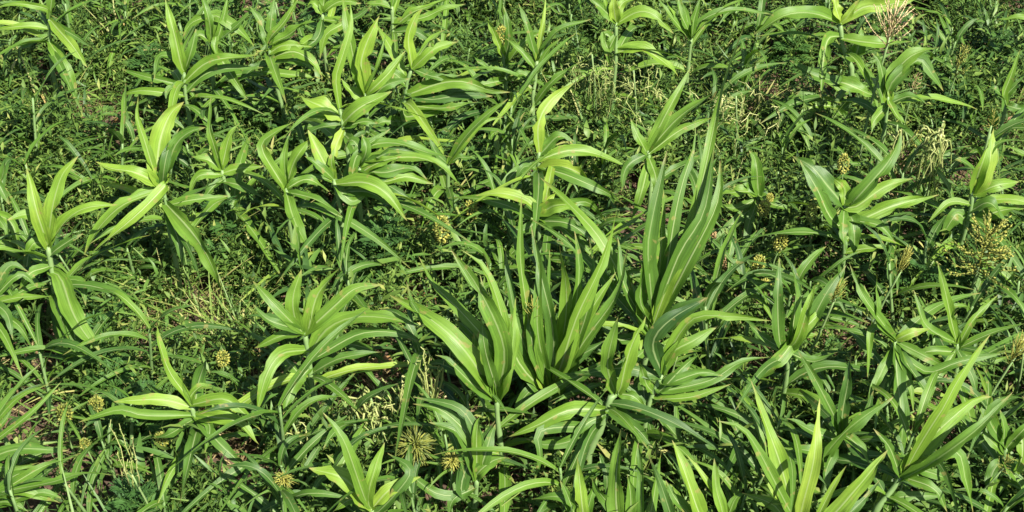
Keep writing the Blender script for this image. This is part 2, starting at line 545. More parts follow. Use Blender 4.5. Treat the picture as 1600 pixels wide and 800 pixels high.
plant(2, 'sorghum with long leaves sweeping right across the upper middle', (488, 215), .66, '''
48 485,195 474,120 498,55 520,28 t.85
40 495,215 560,152 632,130 t.75
54 478,300 570,262 650,255 730,282 795,288 t.6
46 465,340 470,365 560,345 612,352 t.6
40 470,330 600,335 695,318 t.55
42 470,290 540,310 620,300 740,300 t.35
40 475,270 430,230 395,260 t.55
36 465,380 400,380 365,400 t.6
34 462,400 520,380 600,375 t.4
34 490,210 560,240 640,235 t.4
''', [(470, 270), (455, 435)])
plant(2, 'sorghum with a blunt wide pale leaf pointing left, upper middle', (268, 380), .6, '''
30 255,300 250,240 270,175 296,80 292,-20 t.7
64 268,370 200,328 125,298 t.85
54 275,385 335,330 425,285 t.7
30 258,372 190,358 125,372 t.6
40 265,405 250,455 238,515 t.95
34 262,390 200,400 150,420 t.4
36 275,400 330,380 380,385 t.4
''', [(262, 340), (272, 400), (285, 470)])
plant(2, 'sorghum whose bright leaf arches right over the feathery dark weed', (242, 560), .58, '''
54 236,550 200,485 162,405 t.8
36 240,558 190,512 152,488 t.6
56 252,575 340,572 410,608 472,690 t.7
36 245,580 300,628 352,602 t.55
30 236,545 235,500 245,460 t.6
36 260,600 350,600 420,640 t.35
''', [(250, 590), (268, 680), (268, 755)])
plant(2, 'dense sorghum with stacked arching leaves in the upper middle', (325, 520), .6, '''
50 330,480 370,455 450,452 540,475 615,492 t.6
42 335,500 490,492 570,520 630,572 672,615 t.6
46 330,540 400,568 470,552 555,575 t.55
40 325,545 380,508 455,488 t.55
36 300,560 320,480 420,402 t.35
44 320,520 345,470 330,420 t.6
44 330,530 400,540 480,525 535,562 t.5
36 330,510 440,470 530,500 t.3
44 330,480 300,440 275,470 t.3
40 340,550 420,580 500,640 t.3
''', [(320, 600)])
plant(2, 'sorghum with a leaf hanging down over the weeds, left of the dark feathery weed', (95, 585), .55, '''
36 94,580 55,525 28,488 t.7
30 93,580 90,490 110,408 t.65
50 100,575 122,500 168,435 t.75
46 100,605 120,690 172,790 t.65
44 80,600 20,470 40,425 125,378 t.5
32 105,600 200,628 268,675 t.4
36 90,590 160,560 230,600 t.35
''', [(98, 640)])
plant(2, 'grassy sorghum with two narrow blades crossing, right of the layered leaves', (600, 515), .45, '''
28 600,510 650,430 720,360 788,308 t.6
34 625,475 680,408 720,376 775,365 t.75
28 600,515 560,470 540,430 t.4
26 605,510 640,490 700,500 t.4
''')
plant(2, 'sorghum leaves hanging from the top edge near the middle', (425, 20), .62, '''
36 430,90 500,35 610,-5 t.6
36 440,70 520,55 580,30 655,12 t.55
28 425,10 440,-40 470,-70 t.6
30 425,30 390,10 340,10 t.6
34 428,100 500,100 560,140 t.35
''', [(428, 110), (435, 210)])
plant(2, 'thin sorghum with downward folded leaves beside a yellow bud at the top', (770, 160), .5, '''
30 775,180 750,120 718,42 t.7
28 775,200 790,100 775,20 t.5
30 770,220 720,210 660,160 t.5
30 770,240 740,220 690,190 t.5
30 775,210 840,130 900,100 t.5
34 765,250 690,270 640,300 t.4
''', [(780, 240)])

plant(3, 'sorghum with a yellowing whorl and two bright arching leaves, top middle', (325, 70), .64, '''
38 320,70 275,20 232,-15 t.6
40 322,110 300,150 280,90 t.5
46 332,75 385,40 440,46 505,105 t.85
46 328,165 400,150 468,188 520,240 t.85
32 322,60 298,25 285,-10 t.75
30 328,60 345,10 400,-10 t.7
38 322,60 318,20 320,-20 t1.0
36 318,140 290,110 310,215 t.7
''', [(325, 130), (324, 195)])
plant(3, 'slender sorghum with ribbonlike blades and a dry tan tip, top middle', (78, 190), .55, '''
26 78,185 120,120 160,85 248,60 t.55
26 72,330 130,250 218,192 t.5
18 75,235 105,165 152,120 t.6
20 80,170 95,80 105,-10 t1.0
26 75,220 30,160 -20,120 t.45
28 72,250 30,230 0,250 t.4
26 80,180 40,60 20,10 t.45
''', [(72, 260), (66, 300)])
plant(3, 'sorghum with a torn bright upright leaf and brown scrap, centre top', (85, 475), .58, '''
48 85,462 80,390 118,320 195,258 t.8
48 92,500 180,470 270,480 375,532 t.65
56 90,540 150,522 215,545 245,598 t.85
46 95,485 145,428 195,442 t.5
40 85,520 200,560 290,600 350,640 t.4
30 82,530 40,520 10,560 t.4
''', [(82, 540), (80, 600)])
plant(3, 'sorghum with pale horizontal leaf just above the big central tuft', (82, 665), .5, '''
46 80,660 40,622 -30,603 -115,612 t.95
50 92,668 140,640 205,636 t.9
42 95,672 180,640 240,634 295,692 t.6
30 80,670 110,630 140,600 t.85
36 85,680 160,715 255,805 t.55
34 80,690 30,720 -20,700 t.5
40 85,690 180,700 260,760 t.35
''', [(85, 740)])
# the big central tuft is several plants
plant(7, 'tallest sorghum with very long blades leaning right, centre of the field', (440, 200), .5, '''
42 432,230 480,100 545,-10 600,-240 642,-430 t.62 d=-.2 tw=.5
30 560,-100 655,-500 690,-620 730,-730 t.65 d=-.05 tw=1.0
50 440,220 520,0 600,-140 632,-340 t.35 d=-.3
48 425,200 425,0 440,-120 485,-330 t.5 d=-.3
36 470,120 520,-180 565,-340 572,-425 t.3 d=-.2
46 425,210 400,130 440,-30 480,-60 t.55
60 435,260 500,200 560,160 612,130 t.15
50 430,250 400,150 370,80 t.55
44 440,230 500,60 560,-60 590,-140 t.7 d=-.3
40 430,240 460,60 470,-120 470,-230 t.4 d=-.3
46 445,230 540,40 640,-160 650,-300 t.4 d=-.25
40 425,240 350,80 330,-60 t.35 d=-.2
''', [(430, 260), (415, 330)], tone=.5, r=.013, wf=1.15)
plant(3, 'sorghum with two raised blades pointing up right, above the central tuft', (425, 470), .62, '''
46 430,465 480,360 562,205 t.75
46 440,470 520,370 640,285 t.55
34 440,480 520,410 635,362 t.5
38 420,490 390,420 370,370 t.6
40 430,500 400,620 370,690 t.55
36 440,490 450,560 440,620 t.5
34 420,480 360,520 340,600 t.35
''', [(435, 560), (430, 640)])
plant(7, 'fan of narrow upright blades forming the middle of the central tuft', (120, 420), .3, '''
42 95,410 100,285 140,148 t.85 d=-.35
50 140,370 160,250 172,100 148,-40 t.6 d=-.35
54 150,350 200,200 285,20 330,-160 t.65 d=-.3
46 165,330 240,180 325,50 t.6 d=-.35
36 80,400 45,160 25,0 30,-190 t.5 d=-.4
36 90,430 40,360 -5,290 t.5
28 112,400 112,130 118,-20 t.6 d=-.4
44 130,450 165,395 212,318 t.55
44 120,420 70,300 50,180 t.4
46 130,420 190,330 250,290 300,260 t.25
42 110,430 60,420 20,470 40,500 t.3
40 125,430 130,250 90,60 60,-100 t.35 d=-.3
40 140,400 220,220 260,60 240,-60 t.35 d=-.3
44 110,440 20,330 -40,160 -80,20 t.5
38 118,430 80,230 85,40 70,-60 t.6 d=-.35
40 128,430 180,250 210,60 195,-80 t.5 d=-.35
40 135,430 230,260 330,120 360,-20 t.45 d=-.3
36 105,430 30,260 -10,80 -20,-20 t.45 d=-.3
42 122,430 118,330 96,210 t.7 d=-.2
38 140,430 250,360 330,300 t.35
''', [(120, 470)], wf=1.1)
plant(7, 'sorghum with a very long straight blade lying diagonal over the central tuft', (420, 215), .42, '''
44 412,195 350,85 270,-60 170,-170 88,-245 t.55 d=.1
40 410,230 330,130 260,40 150,-60 60,-115 t.45 d=.1
36 415,240 330,260 250,180 t.3
34 420,240 470,290 520,260 t.3
''')
plant(6, 'broad-bladed sorghum fanning left from the central tuft on a bare stalk', (752, 450), .45, '''
72 748,440 640,285 525,182 418,122 t.7
44 765,330 650,185 560,92 508,0 t.65 d=.05
60 775,290 700,110 610,-20 t.5
44 780,260 720,60 640,-20 t.6
46 760,450 778,310 800,180 t.6
48 745,420 690,330 680,240 t.5
46 750,440 700,300 620,200 t.4
50 770,380 800,260 812,130 t.5
40 755,430 720,300 700,180 t.4
44 750,440 600,260 500,170 470,80 t.35
40 760,430 740,230 700,60 t.5 d=-.2
44 750,450 680,400 600,330 560,310 t.35
''', [(756, 520), (772, 650)], r=.012, wf=1.1)
plant(7, 'sorghum with pale folded whorl and a wide lit leaf bending left', (328, 430), .5, '''
48 315,420 298,335 332,190 t.75
58 338,412 370,290 418,188 t.7
62 290,480 180,482 80,528 -10,565 t.7
44 275,530 95,545 88,630 68,710 t.45
34 340,420 380,350 450,375 t.5
36 345,425 380,440 420,480 t.6
40 300,500 240,520 200,560 230,580 t.4
44 300,490 200,570 110,590 40,570 t.4
40 310,470 380,510 470,500 t.35
44 305,480 390,540 440,600 t.3
''', [(308, 445), (285, 520), (240, 620)], r=.016)
plant(7, 'cluster of erect blades rising from the bottom edge below the central tuft', (350, 860), .25, '''
58 330,810 325,700 340,540 t.55 d=-.25
30 400,830 402,690 395,575 t.5
50 490,850 480,760 425,615 t.35
40 370,830 370,740 360,680 t.45
36 420,830 450,700 470,600 t.4
44 350,830 280,750 250,690 t.4
''')
plant(7, 'single sharp bright blade pair poking up at the bottom edge, middle', (215, 860), .25, '''
48 222,820 212,710 205,632 t.85
36 225,840 250,740 265,690 t.5
38 210,840 160,760 60,760 t.55
30 205,850 170,740 150,700 t.4
''')
plant(7, 'bright spear leaf at the bottom edge right of the middle', (620, 860), .25, '''
64 595,830 545,690 500,575 t.8 d=-.25
40 655,820 640,730 632,632 t.75
46 590,850 520,770 480,700 t.4
30 670,800 600,690 545,620 t.9
44 660,840 700,760 740,740 t.5
''')
plant(7, 'sorghum with dark glossy wide blade and a tan seed head, right of the central tuft', (470, 370), .55, '''
72 440,270 505,195 605,132 t.12 r=.1
46 500,300 570,262 645,218 t.6
36 470,340 560,200 690,190 810,202 t.7
50 470,380 350,350 205,372 t.25
46 480,400 590,365 660,375 t.35
50 470,420 620,390 715,332 810,315 t.45
40 465,420 530,350 600,300 t.3
30 455,450 560,440 685,400 t.6
36 450,430 420,400 400,330 t.5
''', [(440, 430), (420, 500)], head=None)
plant(8, 'sorghum with a long bright blade curving up at the lower right', (110, 850), .3, '''
58 100,810 142,640 162,445 t.9 d=-.3
58 80,800 35,640 -55,385 t.8 d=-.2
28 150,820 200,725 245,655 t.8
64 180,830 280,722 375,605 t.75
44 70,800 -60,560 -160,515 t.6
40 90,830 10,720 -20,680 t.85
36 200,840 300,760 350,700 t.4
44 60,850 20,780 -80,740 t.4
''')
plant(8, 'sorghum with the widest pale blade leaning right, lower right', (425, 680), .45, '''
82 435,645 530,545 640,452 698,440 t.8
58 500,540 545,470 592,390 695,245 t.8
50 400,700 520,640 645,550 765,425 t.55
36 360,770 430,752 545,750 t.5
50 430,680 480,668 560,700 605,725 t.45
46 440,670 585,610 620,705 642,810 t.6
40 410,690 380,600 330,540 t.4
40 420,690 520,730 560,800 t.35
''', [(380, 740), (335, 800)], r=.013)
plant(8, 'sorghum with a long ribbon blade hanging straight down, right half', (400, 262), .55, '''
52 398,275 415,480 410,680 t.55 d=-.1
34 405,290 350,370 305,470 t.7
36 402,250 450,240 505,228 t.75
36 410,270 500,318 595,372 t.55
34 395,270 320,150 300,90 t.55
28 395,270 325,230 310,385 t.6
36 398,250 345,200 340,50 t.5
36 390,255 310,150 255,25 t.5
30 405,280 440,380 455,490 t.5
34 410,300 500,360 600,330 750,300 t.5
40 395,280 480,400 520,470 t.35
''', [(375, 330), (350, 440)])
plant(8, 'sorghum with crossing dark leaves above the lower right spear blade', (222, 570), .45, '''
48 160,650 250,540 395,438 t.5
44 218,560 240,455 262,305 t.2
36 225,540 150,390 95,298 t.5
40 240,560 285,600 318,650 t.45
48 215,580 130,540 58,508 t.55
42 205,590 110,608 28,560 t.45
38 230,560 300,500 330,420 t.3
36 215,600 180,680 190,760 t.35
''', [(205, 620)])
plant(8, 'sorghum with two blunt upright blades side by side left of a yellow tassel', (60, 290), .5, '''
46 38,280 30,150 36,5 t.35 d=-.3
46 72,260 88,120 68,5 t.4 d=-.3
40 90,260 128,150 148,85 t.8
52 75,270 20,340 -40,390 t.6
56 70,280 100,250 155,245 t.6
44 110,230 150,190 200,130 t.65
56 120,230 190,100 245,28 t.45
40 60,300 140,330 220,300 t.3
36 50,300 -20,250 -60,210 t.35
''', [(60, 360)])
plant(8, 'sorghum with grassy leaves at the right edge below the bristly panicle', (590, 270), .5, '''
38 580,260 550,100 530,15 t.6
30 560,260 490,210 455,105 t.5
36 590,280 580,220 590,180 t.6
30 580,290 510,420 505,480 t.6
30 590,290 640,200 720,120 t.6
32 590,300 680,330 760,310 t.55
36 580,300 500,300 420,330 t.4
34 595,290 640,380 650,440 t.45
30 590,290 700,240 810,210 t.5
''', [(590, 350)])
plant(8, 'sorghum at the lower right edge with twisted hanging blades', (745, 600), .4, '''
44 740,620 735,540 725,480 t.55
50 750,610 785,560 792,630 765,700 t.7
50 745,640 790,720 800,800 t.6
40 735,620 690,570 670,540 t.55
44 740,640 700,680 690,760 t.5
40 760,600 800,540 850,500 t.5
40 750,600 690,500 760,445 820,450 t.55
''')
plant(4, 'sorghum with a yellow-tipped whorl left of the tan tassel, top right', (225, 72), .68, '''
40 218,70 212,20 205,-20 t.95
50 238,62 300,22 370,18 485,-15 t.85
50 215,70 140,42 50,50 -50,112 t.7
30 245,55 270,20 295,-10 t1.0
44 190,120 172,190 165,305 t.5
48 230,120 290,130 370,138 450,130 t.7
56 232,180 275,170 292,85 t.55
46 215,260 140,232 68,188 t.5
56 225,260 290,278 345,305 t.45
46 195,325 130,338 98,435 t.6
40 205,330 258,400 288,470 t.55
50 180,380 215,360 270,310 t.5
40 190,350 120,300 10,335 t.5
44 185,370 150,420 140,470 t.55
44 180,390 60,430 -10,490 t.6
''', [(235, 150), (262, 235), (205, 330), (150, 430)], r=.014)
plant(4, 'sorghum bearing the open tan tassel at the top right', (375, 300), .62, '''
56 380,250 440,182 535,148 t.6
48 385,260 470,185 512,232 548,285 t.5
40 378,330 372,280 382,200 t.65
34 370,320 350,200 325,165 t.55
34 375,330 330,380 320,420 t.5
38 380,330 440,300 500,330 t.35
30 372,310 410,370 440,400 t.5
''', [(365, 400)])
plant(4, 'sorghum with a deep folded dark blade and pale inner leaf, right of centre', (238, 640), .55, '''
72 228,650 195,585 140,525 78,488 t.4
60 215,700 160,610 100,500 t.3
44 238,640 240,590 195,548 t.85
56 258,640 330,560 395,480 418,400 t.45
54 275,645 370,582 455,558 t.7
50 280,690 400,640 535,608 t.75
50 260,680 270,740 268,800 t.6
40 238,650 235,720 245,800 t.5
34 250,790 320,775 405,785 t.75
40 250,690 340,700 400,760 t.35
''', [(238, 720), (238, 790)])
plant(4, 'sorghum with a swollen bright sheath holding a bud, right edge', (640, 600), .55, '''
62 655,590 690,510 706,400 t.85 d=-.3
50 650,610 715,580 785,568 t.65
50 645,690 720,660 810,648 t.6
54 635,700 590,670 545,735 t.6
26 690,480 740,440 810,440 t.55
26 640,640 570,630 500,695 t.6
44 640,660 690,640 750,700 t.4
50 650,590 670,500 700,420 t.8
''', [(632, 660)])
plant(4, 'narrow sorghum blades at the far right edge, upper corner', (745, 330), .45, '''
30 735,300 758,240 788,155 t.55
26 745,300 770,270 810,230 t.5
30 745,320 790,340 830,330 t.4
28 740,310 700,280 670,300 t.4
''')
plant(4, 'single leaf coming in from the right side near the top corner', (850, 70), .5, '''
28 850,70 800,55 715,60 t.7
30 850,70 830,30 800,20 t.5
''')
plant(3, 'sorghum leaves behind the tallest blades at the top edge, right of middle', (560, 120), .5, '''
26 560,110 570,60 590,-10 t.5
28 555,120 530,50 520,-10 t.45
30 560,120 600,60 700,30 810,45 t.5
26 562,110 640,40 740,-10 t.55
28 555,130 480,30 450,-10 t.5
24 560,110 500,40 480,-10 t.6
''')
plant(3, 'low sorghum with flat leaves right of the tall leaning blades', (770, 610), .35, '''
44 770,610 710,595 635,612 t.6
36 765,620 700,650 640,640 t.4
40 770,600 740,570 700,560 t.45
40 775,610 820,640 870,650 t.4
36 770,620 740,700 730,780 t.5
40 760,640 690,700 610,770 t.35
44 775,600 760,500 740,470 t.5
''')
plant(6, 'sorghum on a bent bare stem with wide arched leaves, lower left of centre', (152, 240), .6, '''
52 128,215 115,135 142,42 t.75
58 165,225 195,115 265,35 t.75
52 168,240 240,162 310,102 395,90 t.6
58 165,310 220,230 300,190 400,192 525,225 t.65
36 150,245 80,250 -5,288 t.6
54 152,295 80,308 32,375 2,490 t.65
44 130,225 55,150 -10,78 t.5
36 130,230 40,200 -10,150 t.45
26 150,235 130,190 118,160 t.7
46 165,350 120,405 85,495 t.45
38 168,330 330,242 480,252 535,315 t.35
40 165,370 260,320 390,300 t.4
30 160,240 160,170 150,130 t.55
''', [(165, 320), (178, 425)], r=.012)
plant(6, 'three bright leaves opening in a V at the bottom edge, left of middle', (360, 790), .4, '''
70 352,785 275,700 165,662 t.8
44 350,760 370,670 402,582 t.85
54 370,790 430,722 515,690 t.85
44 345,770 275,580 208,488 t.6
40 380,800 480,680 410,615 t.4
40 350,800 300,760 240,800 t.5
''')
plant(6, 'dark sorghum with narrow pale-ribbed blades between the two spiky heads and tuft', (690, 700), .35, '''
56 640,740 668,640 748,515 t.25
46 690,690 722,600 748,525 t.35
48 690,600 590,488 490,462 t.5
44 700,600 640,480 490,440 t.35
44 690,680 740,640 785,628 t.5
40 680,720 620,760 600,810 t.4
40 690,560 700,505 715,500 t.5
40 670,740 560,740 410,615 t.5
44 690,680 640,560 540,520 t.3
''')
plant(5, 'low sorghum with two broad bright leaves spread flat, lower left', (598, 465), .45, '''
34 578,430 532,365 502,290 488,205 t.75
46 595,475 500,448 355,456 t.75
48 605,455 700,448 760,490 815,545 t.75
50 612,500 670,505 740,520 810,590 t.65
30 595,440 625,408 662,402 t.65
36 600,500 450,498 370,482 245,520 t.6
36 612,500 655,530 640,615 t.5
16 590,440 570,400 562,345 t.6
40 600,510 520,560 470,570 t.35
40 610,500 700,600 790,680 t.4
''', [(615, 540)])
plant(5, 'sharp narrow blades entering at the left edge, lower left', (-90, 640), .35, '''
24 -70,620 90,495 192,392 t.6
26 -80,600 50,448 155,398 t.6
30 -80,600 40,430 128,335 t.55
46 -80,660 50,605 215,608 t.55
30 -70,650 40,660 125,645 t.45
30 -80,600 10,520 40,470 t.5
''')
plant(5, 'flat drooping blades in the bottom left corner', (-40, 760), .3, '''
40 -20,750 70,695 150,652 235,628 t.55
36 -20,740 80,738 188,772 t.65
36 0,740 165,702 250,680 352,686 t.5
36 -30,770 30,770 90,800 t.6
40 -20,760 40,690 110,670 t.4
40 -20,780 120,740 200,760 t.4
''')
plant(5, 'sorghum leaves fanning at the left edge below the pale plant', (-30, 130), .5, '''
44 -30,130 30,30 90,50 t.5
36 -30,140 60,60 120,100 t.5
34 -30,150 60,130 165,128 t.7
30 -20,160 60,220 110,300 t.4
36 -30,140 20,180 40,260 t.4
''', [(-30, 220)])
# ------------------------------------------------------------------ seed heads
def spikelet(V, F, p, d, L, w, tones, tn):
    """elongated octahedron along d"""
    d = d.normalized(); a = d.cross(Vector((0.3, 0.8, 0.52))).normalized(); b = d.cross(a)
    i = len(V); m = p + d * (L * .45)
    V += [p, m + a * w, m + b * w, m - a * w, m - b * w, p + d * L]
    F += [(i, i + 2, i + 1), (i, i + 3, i + 2), (i, i + 4, i + 3), (i, i + 1, i + 4),
          (i + 5, i + 1, i + 2), (i + 5, i + 2, i + 3), (i + 5, i + 3, i + 4), (i + 5, i + 4, i + 1)]
    tones += [tn] * 6
def rdir():
    while True:
        v = Vector((random.gauss(0, 1), random.gauss(0, 1), random.gauss(0, 1)))
        if v.length > .2: return v.normalized()
def rod(V, F, T, pts, r0, r1, tn, sides=4):
    n = len(pts)
    v, f = tube_geo(pts, [r0 + (r1 - r0) * i / (n - 1) for i in range(n)], sides)
    o = len(V); V += v; F += [tuple(o + k for k in q) for q in f]; T += [tn] * len(v)

def head_knob(root, c, size, up, mat, elong=1.3, n=90, name='seed_head', tn=.55):
    """compact knobbly oval head, centre c"""
    V, F, T = [], [], []
    side = up.cross(Vector((.2, .9, .1))).normalized(); s2 = up.cross(side)
    R0 = size * .5
    for k in range(n):
        u = 1 - 2 * (k + .5) / n; ph = k * 2.39996
        q = math.sqrt(max(0, 1 - u * u))
        d = (side * math.cos(ph) * q + s2 * math.sin(ph) * q + up * u)
        p = c + (side * math.cos(ph) * q + s2 * math.sin(ph) * q) * R0 * .62 + up * u * R0 * elong * .72
        spikelet(V, F, p, (d + up * .35 + rdir() * .35), R0 * random.uniform(.38, .62), R0 * random.uniform(.13, .19), T, tn + random.uniform(-.4, .4))
    V = [v - root.location for v in V]
    return mesh_obj(name, V, F, mat, root, T, smooth=False)

def head_spiky(root, c, size, up, mat, n=110, name='seed_head', tn=.5):
    """bristly head: curved spikes bursting from a centre"""
    V, F, T = [], [], []
    R0 = size * .5
    for k in range(n):
        d = (rdir() + up * .95).normalized()
        L = R0 * random.uniform(.55, 1.1)
        p0 = c + d * R0 * .12; p2 = c + d * L + Vector((0, 0, -.12 * L)) + rdir() * L * .18
        p1 = (p0 + p2) / 2 + up * L * .16
        rod(V, F, T, [p0, p1, p2], R0 * .05, R0 * .016, tn + random.uniform(-.45, .35), 3)
    for k in range(n // 2):
        d = (rdir() + up * .5).normalized()
        spikelet(V, F, c + d * R0 * random.uniform(.1, .5), d + rdir() * .4, R0 * .4, R0 * .06, T, tn + random.uniform(-.4, .3))
    V = [v - root.location for v in V]
    return mesh_obj(name, V, F, mat, root, T)

def head_tassel(root, c, up, length, width, mat, n=18, name='seed_head', tn=.5):
    """stiff tassel: straight branches rising close to the axis, each lined with seeds"""
    V, F, T = [], [], []
    side = up.cross(Vector((.2, .9, .1))).normalized(); s2 = up.cross(side)
    rod(V, F, T, [c, c + up * length * .5, c + up * length], length * .016, length * .008, tn, 5)
    for k in range(n):
        t = k / n; a = k * 2.4
        p = c + up * length * (.04 + .62 * t)
        d = side * math.cos(a) + s2 * math.sin(a)
        L = length * (.62 - .22 * t) * random.uniform(.8, 1.1)
        sp = width * .5 * (1 - .55 * t) * random.uniform(.7, 1.15)
        e = p + d * sp + up * L * .85
        m = (p + e) / 2 + d * sp * .10
        rod(V, F, T, [p, m, e], length * .011, length * .006, tn + random.uniform(-.2, .2), 3)
        for j in range(11):
            s = (j + 2) / 12.5
            q = p.lerp(m, s * 2) if s < .5 else m.lerp(e, s * 2 - 1)
            spikelet(V, F, q, (e - p).normalized() + rdir() * .3, length * .055, length * .011, T, tn + random.uniform(-.35, .35))
    V = [v - root.location for v in V]
    return mesh_obj(name, V, F, mat, root, T)

def head_panicle(root, c, up, length, width, mat, n=26, name='seed_head', tn=.5, spk=6, droop=.1):
    """branched panicle: axis from c along up with rising side branches set with spikelets"""
    V, F, T = [], [], []
    rod(V, F, T, [c, c + up * length * .5, c + up * length], length * .016, length * .006, tn, 5)
    for k in range(n):
        t = k / n
        p = c + up * length * (.02 + .85 * t)
        d = rdir(); d = (d - up * d.dot(up)).normalized()
        L = width * .5 * (1.15 - .75 * t) * random.uniform(.7, 1.25)
        e = p + d * L + up * length * random.uniform(.12, .3) + Vector((0, 0, -droop * L))
        m = (p + e) / 2 + d * L * .12
        rod(V, F, T, [p, m, e], length * .009, length * .004, tn + random.uniform(-.2, .2), 3)
        for j in range(spk):
            s = (j + 1) / spk
            q = p.lerp(m, s * 2) if s < .5 else m.lerp(e, s * 2 - 1)
            spikelet(V, F, q, (e - p).normalized() + rdir() * .5, length * random.uniform(.05, .085), length * random.uniform(.012, .02), T, tn + random.uniform(-.4, .4))
    V = [v - root.location for v in V]
    return mesh_obj(name, V, F, mat, root, T)

def px_len(px, d): return px * d / FPX

HG = 'small seed heads on stalks between the leaves'
def headed(kind, px, py, size, h, label, tn=.55, mat=None, lean=(0, 0), elong=1.3, name=None, bracts=0, stalk_r=.0035, width=None, n=None):
    """a free-standing stalk with its head; centre of the head at photo point px,py and height h"""
    mat = mat or M_HEAD; h += .09 if h < .45 else .03; tn = min(.9, tn + .12)
    c = at_z(px, py, h); D = depth_of(c); S = px_len(size, D)
    base = Vector((c.x + lean[0], c.y + lean[1], 0))
    root = thing(name or 'sedge', label, base, 'plant', HG)
    neck = c - Vector((0, 0, S * .3))
    st = catmull([tuple(base), tuple(base.lerp(neck, .55) + Vector((random.uniform(-.02, .02), 0, .03))), tuple(neck)], 8)
    V, F = tube_geo(st, [stalk_r * (1.3 - .5 * i / 8) for i in range(9)], 6)
    mesh_obj('stalk', [v - base for v in V], F, M_STEM, root, .6)
    up = ((st[-1] - st[-2]).normalized() + Vector((0, 0, .4))).normalized()
    if kind == 'knob': head_knob(root, c, S * .88, up, mat, elong * 1.3, n or 90, tn=tn)
    elif kind == 'spiky': head_spiky(root, c, S, up, mat, n or 120, tn=tn)
    elif kind == 'tassel': head_tassel(root, c - up * S * .5, up, S, px_len(width, D), mat, n or 18, tn=tn)
    else:
        Wd = px_len(width or size * .5, D)
        head_panicle(root, c - up * S * .5, up, S, Wd, mat, n or 26, tn=tn)
    for k in range(bracts):
        a = random.uniform(0, 6.28); L = random.uniform(.10, .2)
        d = Vector((math.cos(a), math.sin(a), 0))
        C = [neck + d * (L * t) + Vector((0, 0, L * (.45 * t - .55 * t * t))) for t in [i / 8 for i in range(9)]]
        blade_mesh('bract', C, .012, Vector((0, 0, 1)), root, .5, fold=.3, base=.8)
    return root

headed('knob', 690, 358, 30, .28, 'oval green seed head right of the dark feathery weed', elong=1.7, n=130)
headed('knob', 737, 327, 24, .30, 'small yellow-green seed head on a white stalk under the pale horizontal leaf', tn=.7, elong=1.5)
headed('knob', 785, 57, 24, .42, 'yellow bud among narrow leaves near the top edge', tn=.95, elong=1.5)
headed('knob', 1108, 372, 26, .25, 'brownish oval seed head nearest the tall leaning blades', tn=.05, elong=1.4, mat=M_TAN)
headed('knob', 1134, 408, 30, .22, 'dry brown seed head low right of the tall leaning blades', tn=.0, elong=1.0, mat=M_TAN)
headed('knob', 1185, 412, 24, .26, 'bright yellow seed head between brown one and twin blunt blades', tn=.85, elong=1.3)
headed('knob', 1220, 378, 26, .28, 'ochre seed head directly above the twin blunt blades', tn=.65, elong=1.25)
headed('knob', 1194, 325, 24, .28, 'dull green seed head at the tip of a flat leaf', tn=.5, elong=1.1)
headed('knob', 1203, 309, 14, .28, 'tiny pale bud just above the dull green seed head', tn=.9, elong=1.0)
headed('knob', 1196, 446, 22, .24, 'small pale starry bud left of the twin blunt blades', tn=.7, elong=1.0, bracts=4)
headed('knob', 1268, 332, 22, .34, 'narrow ochre seed head beside the folded dark blade', tn=.5, elong=1.7)
headed('knob', 1318, 256, 22, .40, 'upright green seed head above the pale inner leaf', tn=.6, elong=1.8)
headed('knob', 1432, 217, 18, .34, 'small green cone beside the hanging pale racemes', tn=.6, elong=1.8)
headed('knob', 101, 646, 30, .26, 'shaggy ochre seed head low at the left', tn=.25, elong=1.2, bracts=3)
headed('knob', 150, 631, 26, .30, 'round yellow-green seed head touching the hanging left leaf', tn=.4, elong=1.0)
headed('knob', 348, 560, 24, .30, 'yellow-green seed head left of the bent bare stem', tn=.5, elong=1.2)
headed('knob', 252, 686, 24, .24, 'dull seed head under the flat bright leaf', tn=.45, elong=1.1)
headed('knob', 133, 694, 20, .24, 'small seed head below the round yellow-green one', tn=.5, elong=1.1)
headed('knob', 30, 742, 20, .2, 'ochre seed head in the bottom left corner', tn=.4, elong=1.1, mat=M_TAN)
headed('spiky', 443, 752, 42, .34, 'yellow bristly head at the bottom, left of the V leaves', tn=.75, n=90, bracts=4)
headed('spiky', 706, 724, 46, .32, 'small starry yellow-green head right of the big bristly one', tn=.65, n=120, bracts=5)
headed('spiky', 648, 702, 76, .34, 'big bristly yellow-green head at the bottom, left of middle', tn=.15, n=320, bracts=6, stalk_r=.005)
headed('tassel', 832, 482, 50, .66, 'ochre branched seed head standing inside the central tuft', tn=.85, width=34, n=12, lean=(0, .12))
headed('panicle', 1061, 542, 34, .52, 'tan budding seed head right of the pale folded whorl', tn=.5, width=30, n=16, mat=M_TAN, lean=(-.08, .02))
headed('tassel', 1412, 408, 62, .62, 'slim yellow tassel on a long stem, right half', tn=.75, width=22, n=28, lean=(-.08, 0), stalk_r=.005)
headed('tassel', 1307, 455, 52, .55, 'leaning yellow tassel right of the twin blunt blades', tn=.6, width=32, n=30, lean=(-.12, 0), stalk_r=.005)
headed('tassel', 1590, 545, 66, .55, 'yellow-green tassel cut by the right edge', tn=.65, width=36, n=30, lean=(-.12, -.05), stalk_r=.005)
headed('panicle', 1570, 725, 36, .40, 'small ochre tassel near the lower right edge', tn=.6, width=26, n=16, lean=(-.1, 0))
headed('panicle', 1536, 392, 110, .50, 'large bristly seed head with dark gaps near the right edge', tn=.5, width=90, n=70, stalk_r=.006, lean=(-.05, 0))
headed('panicle', 1551, 188, 34, .72, 'ochre bud at the mouth of the swollen sheath', tn=.65, width=18, n=18, lean=(-.04, 0), stalk_r=.006)
headed('tassel', 1395, 34, 92, .92, 'open tan tassel standing up at the top right', tn=.9, width=78, n=24, mat=M_TAN, stalk_r=.006, lean=(-.04, -.03))
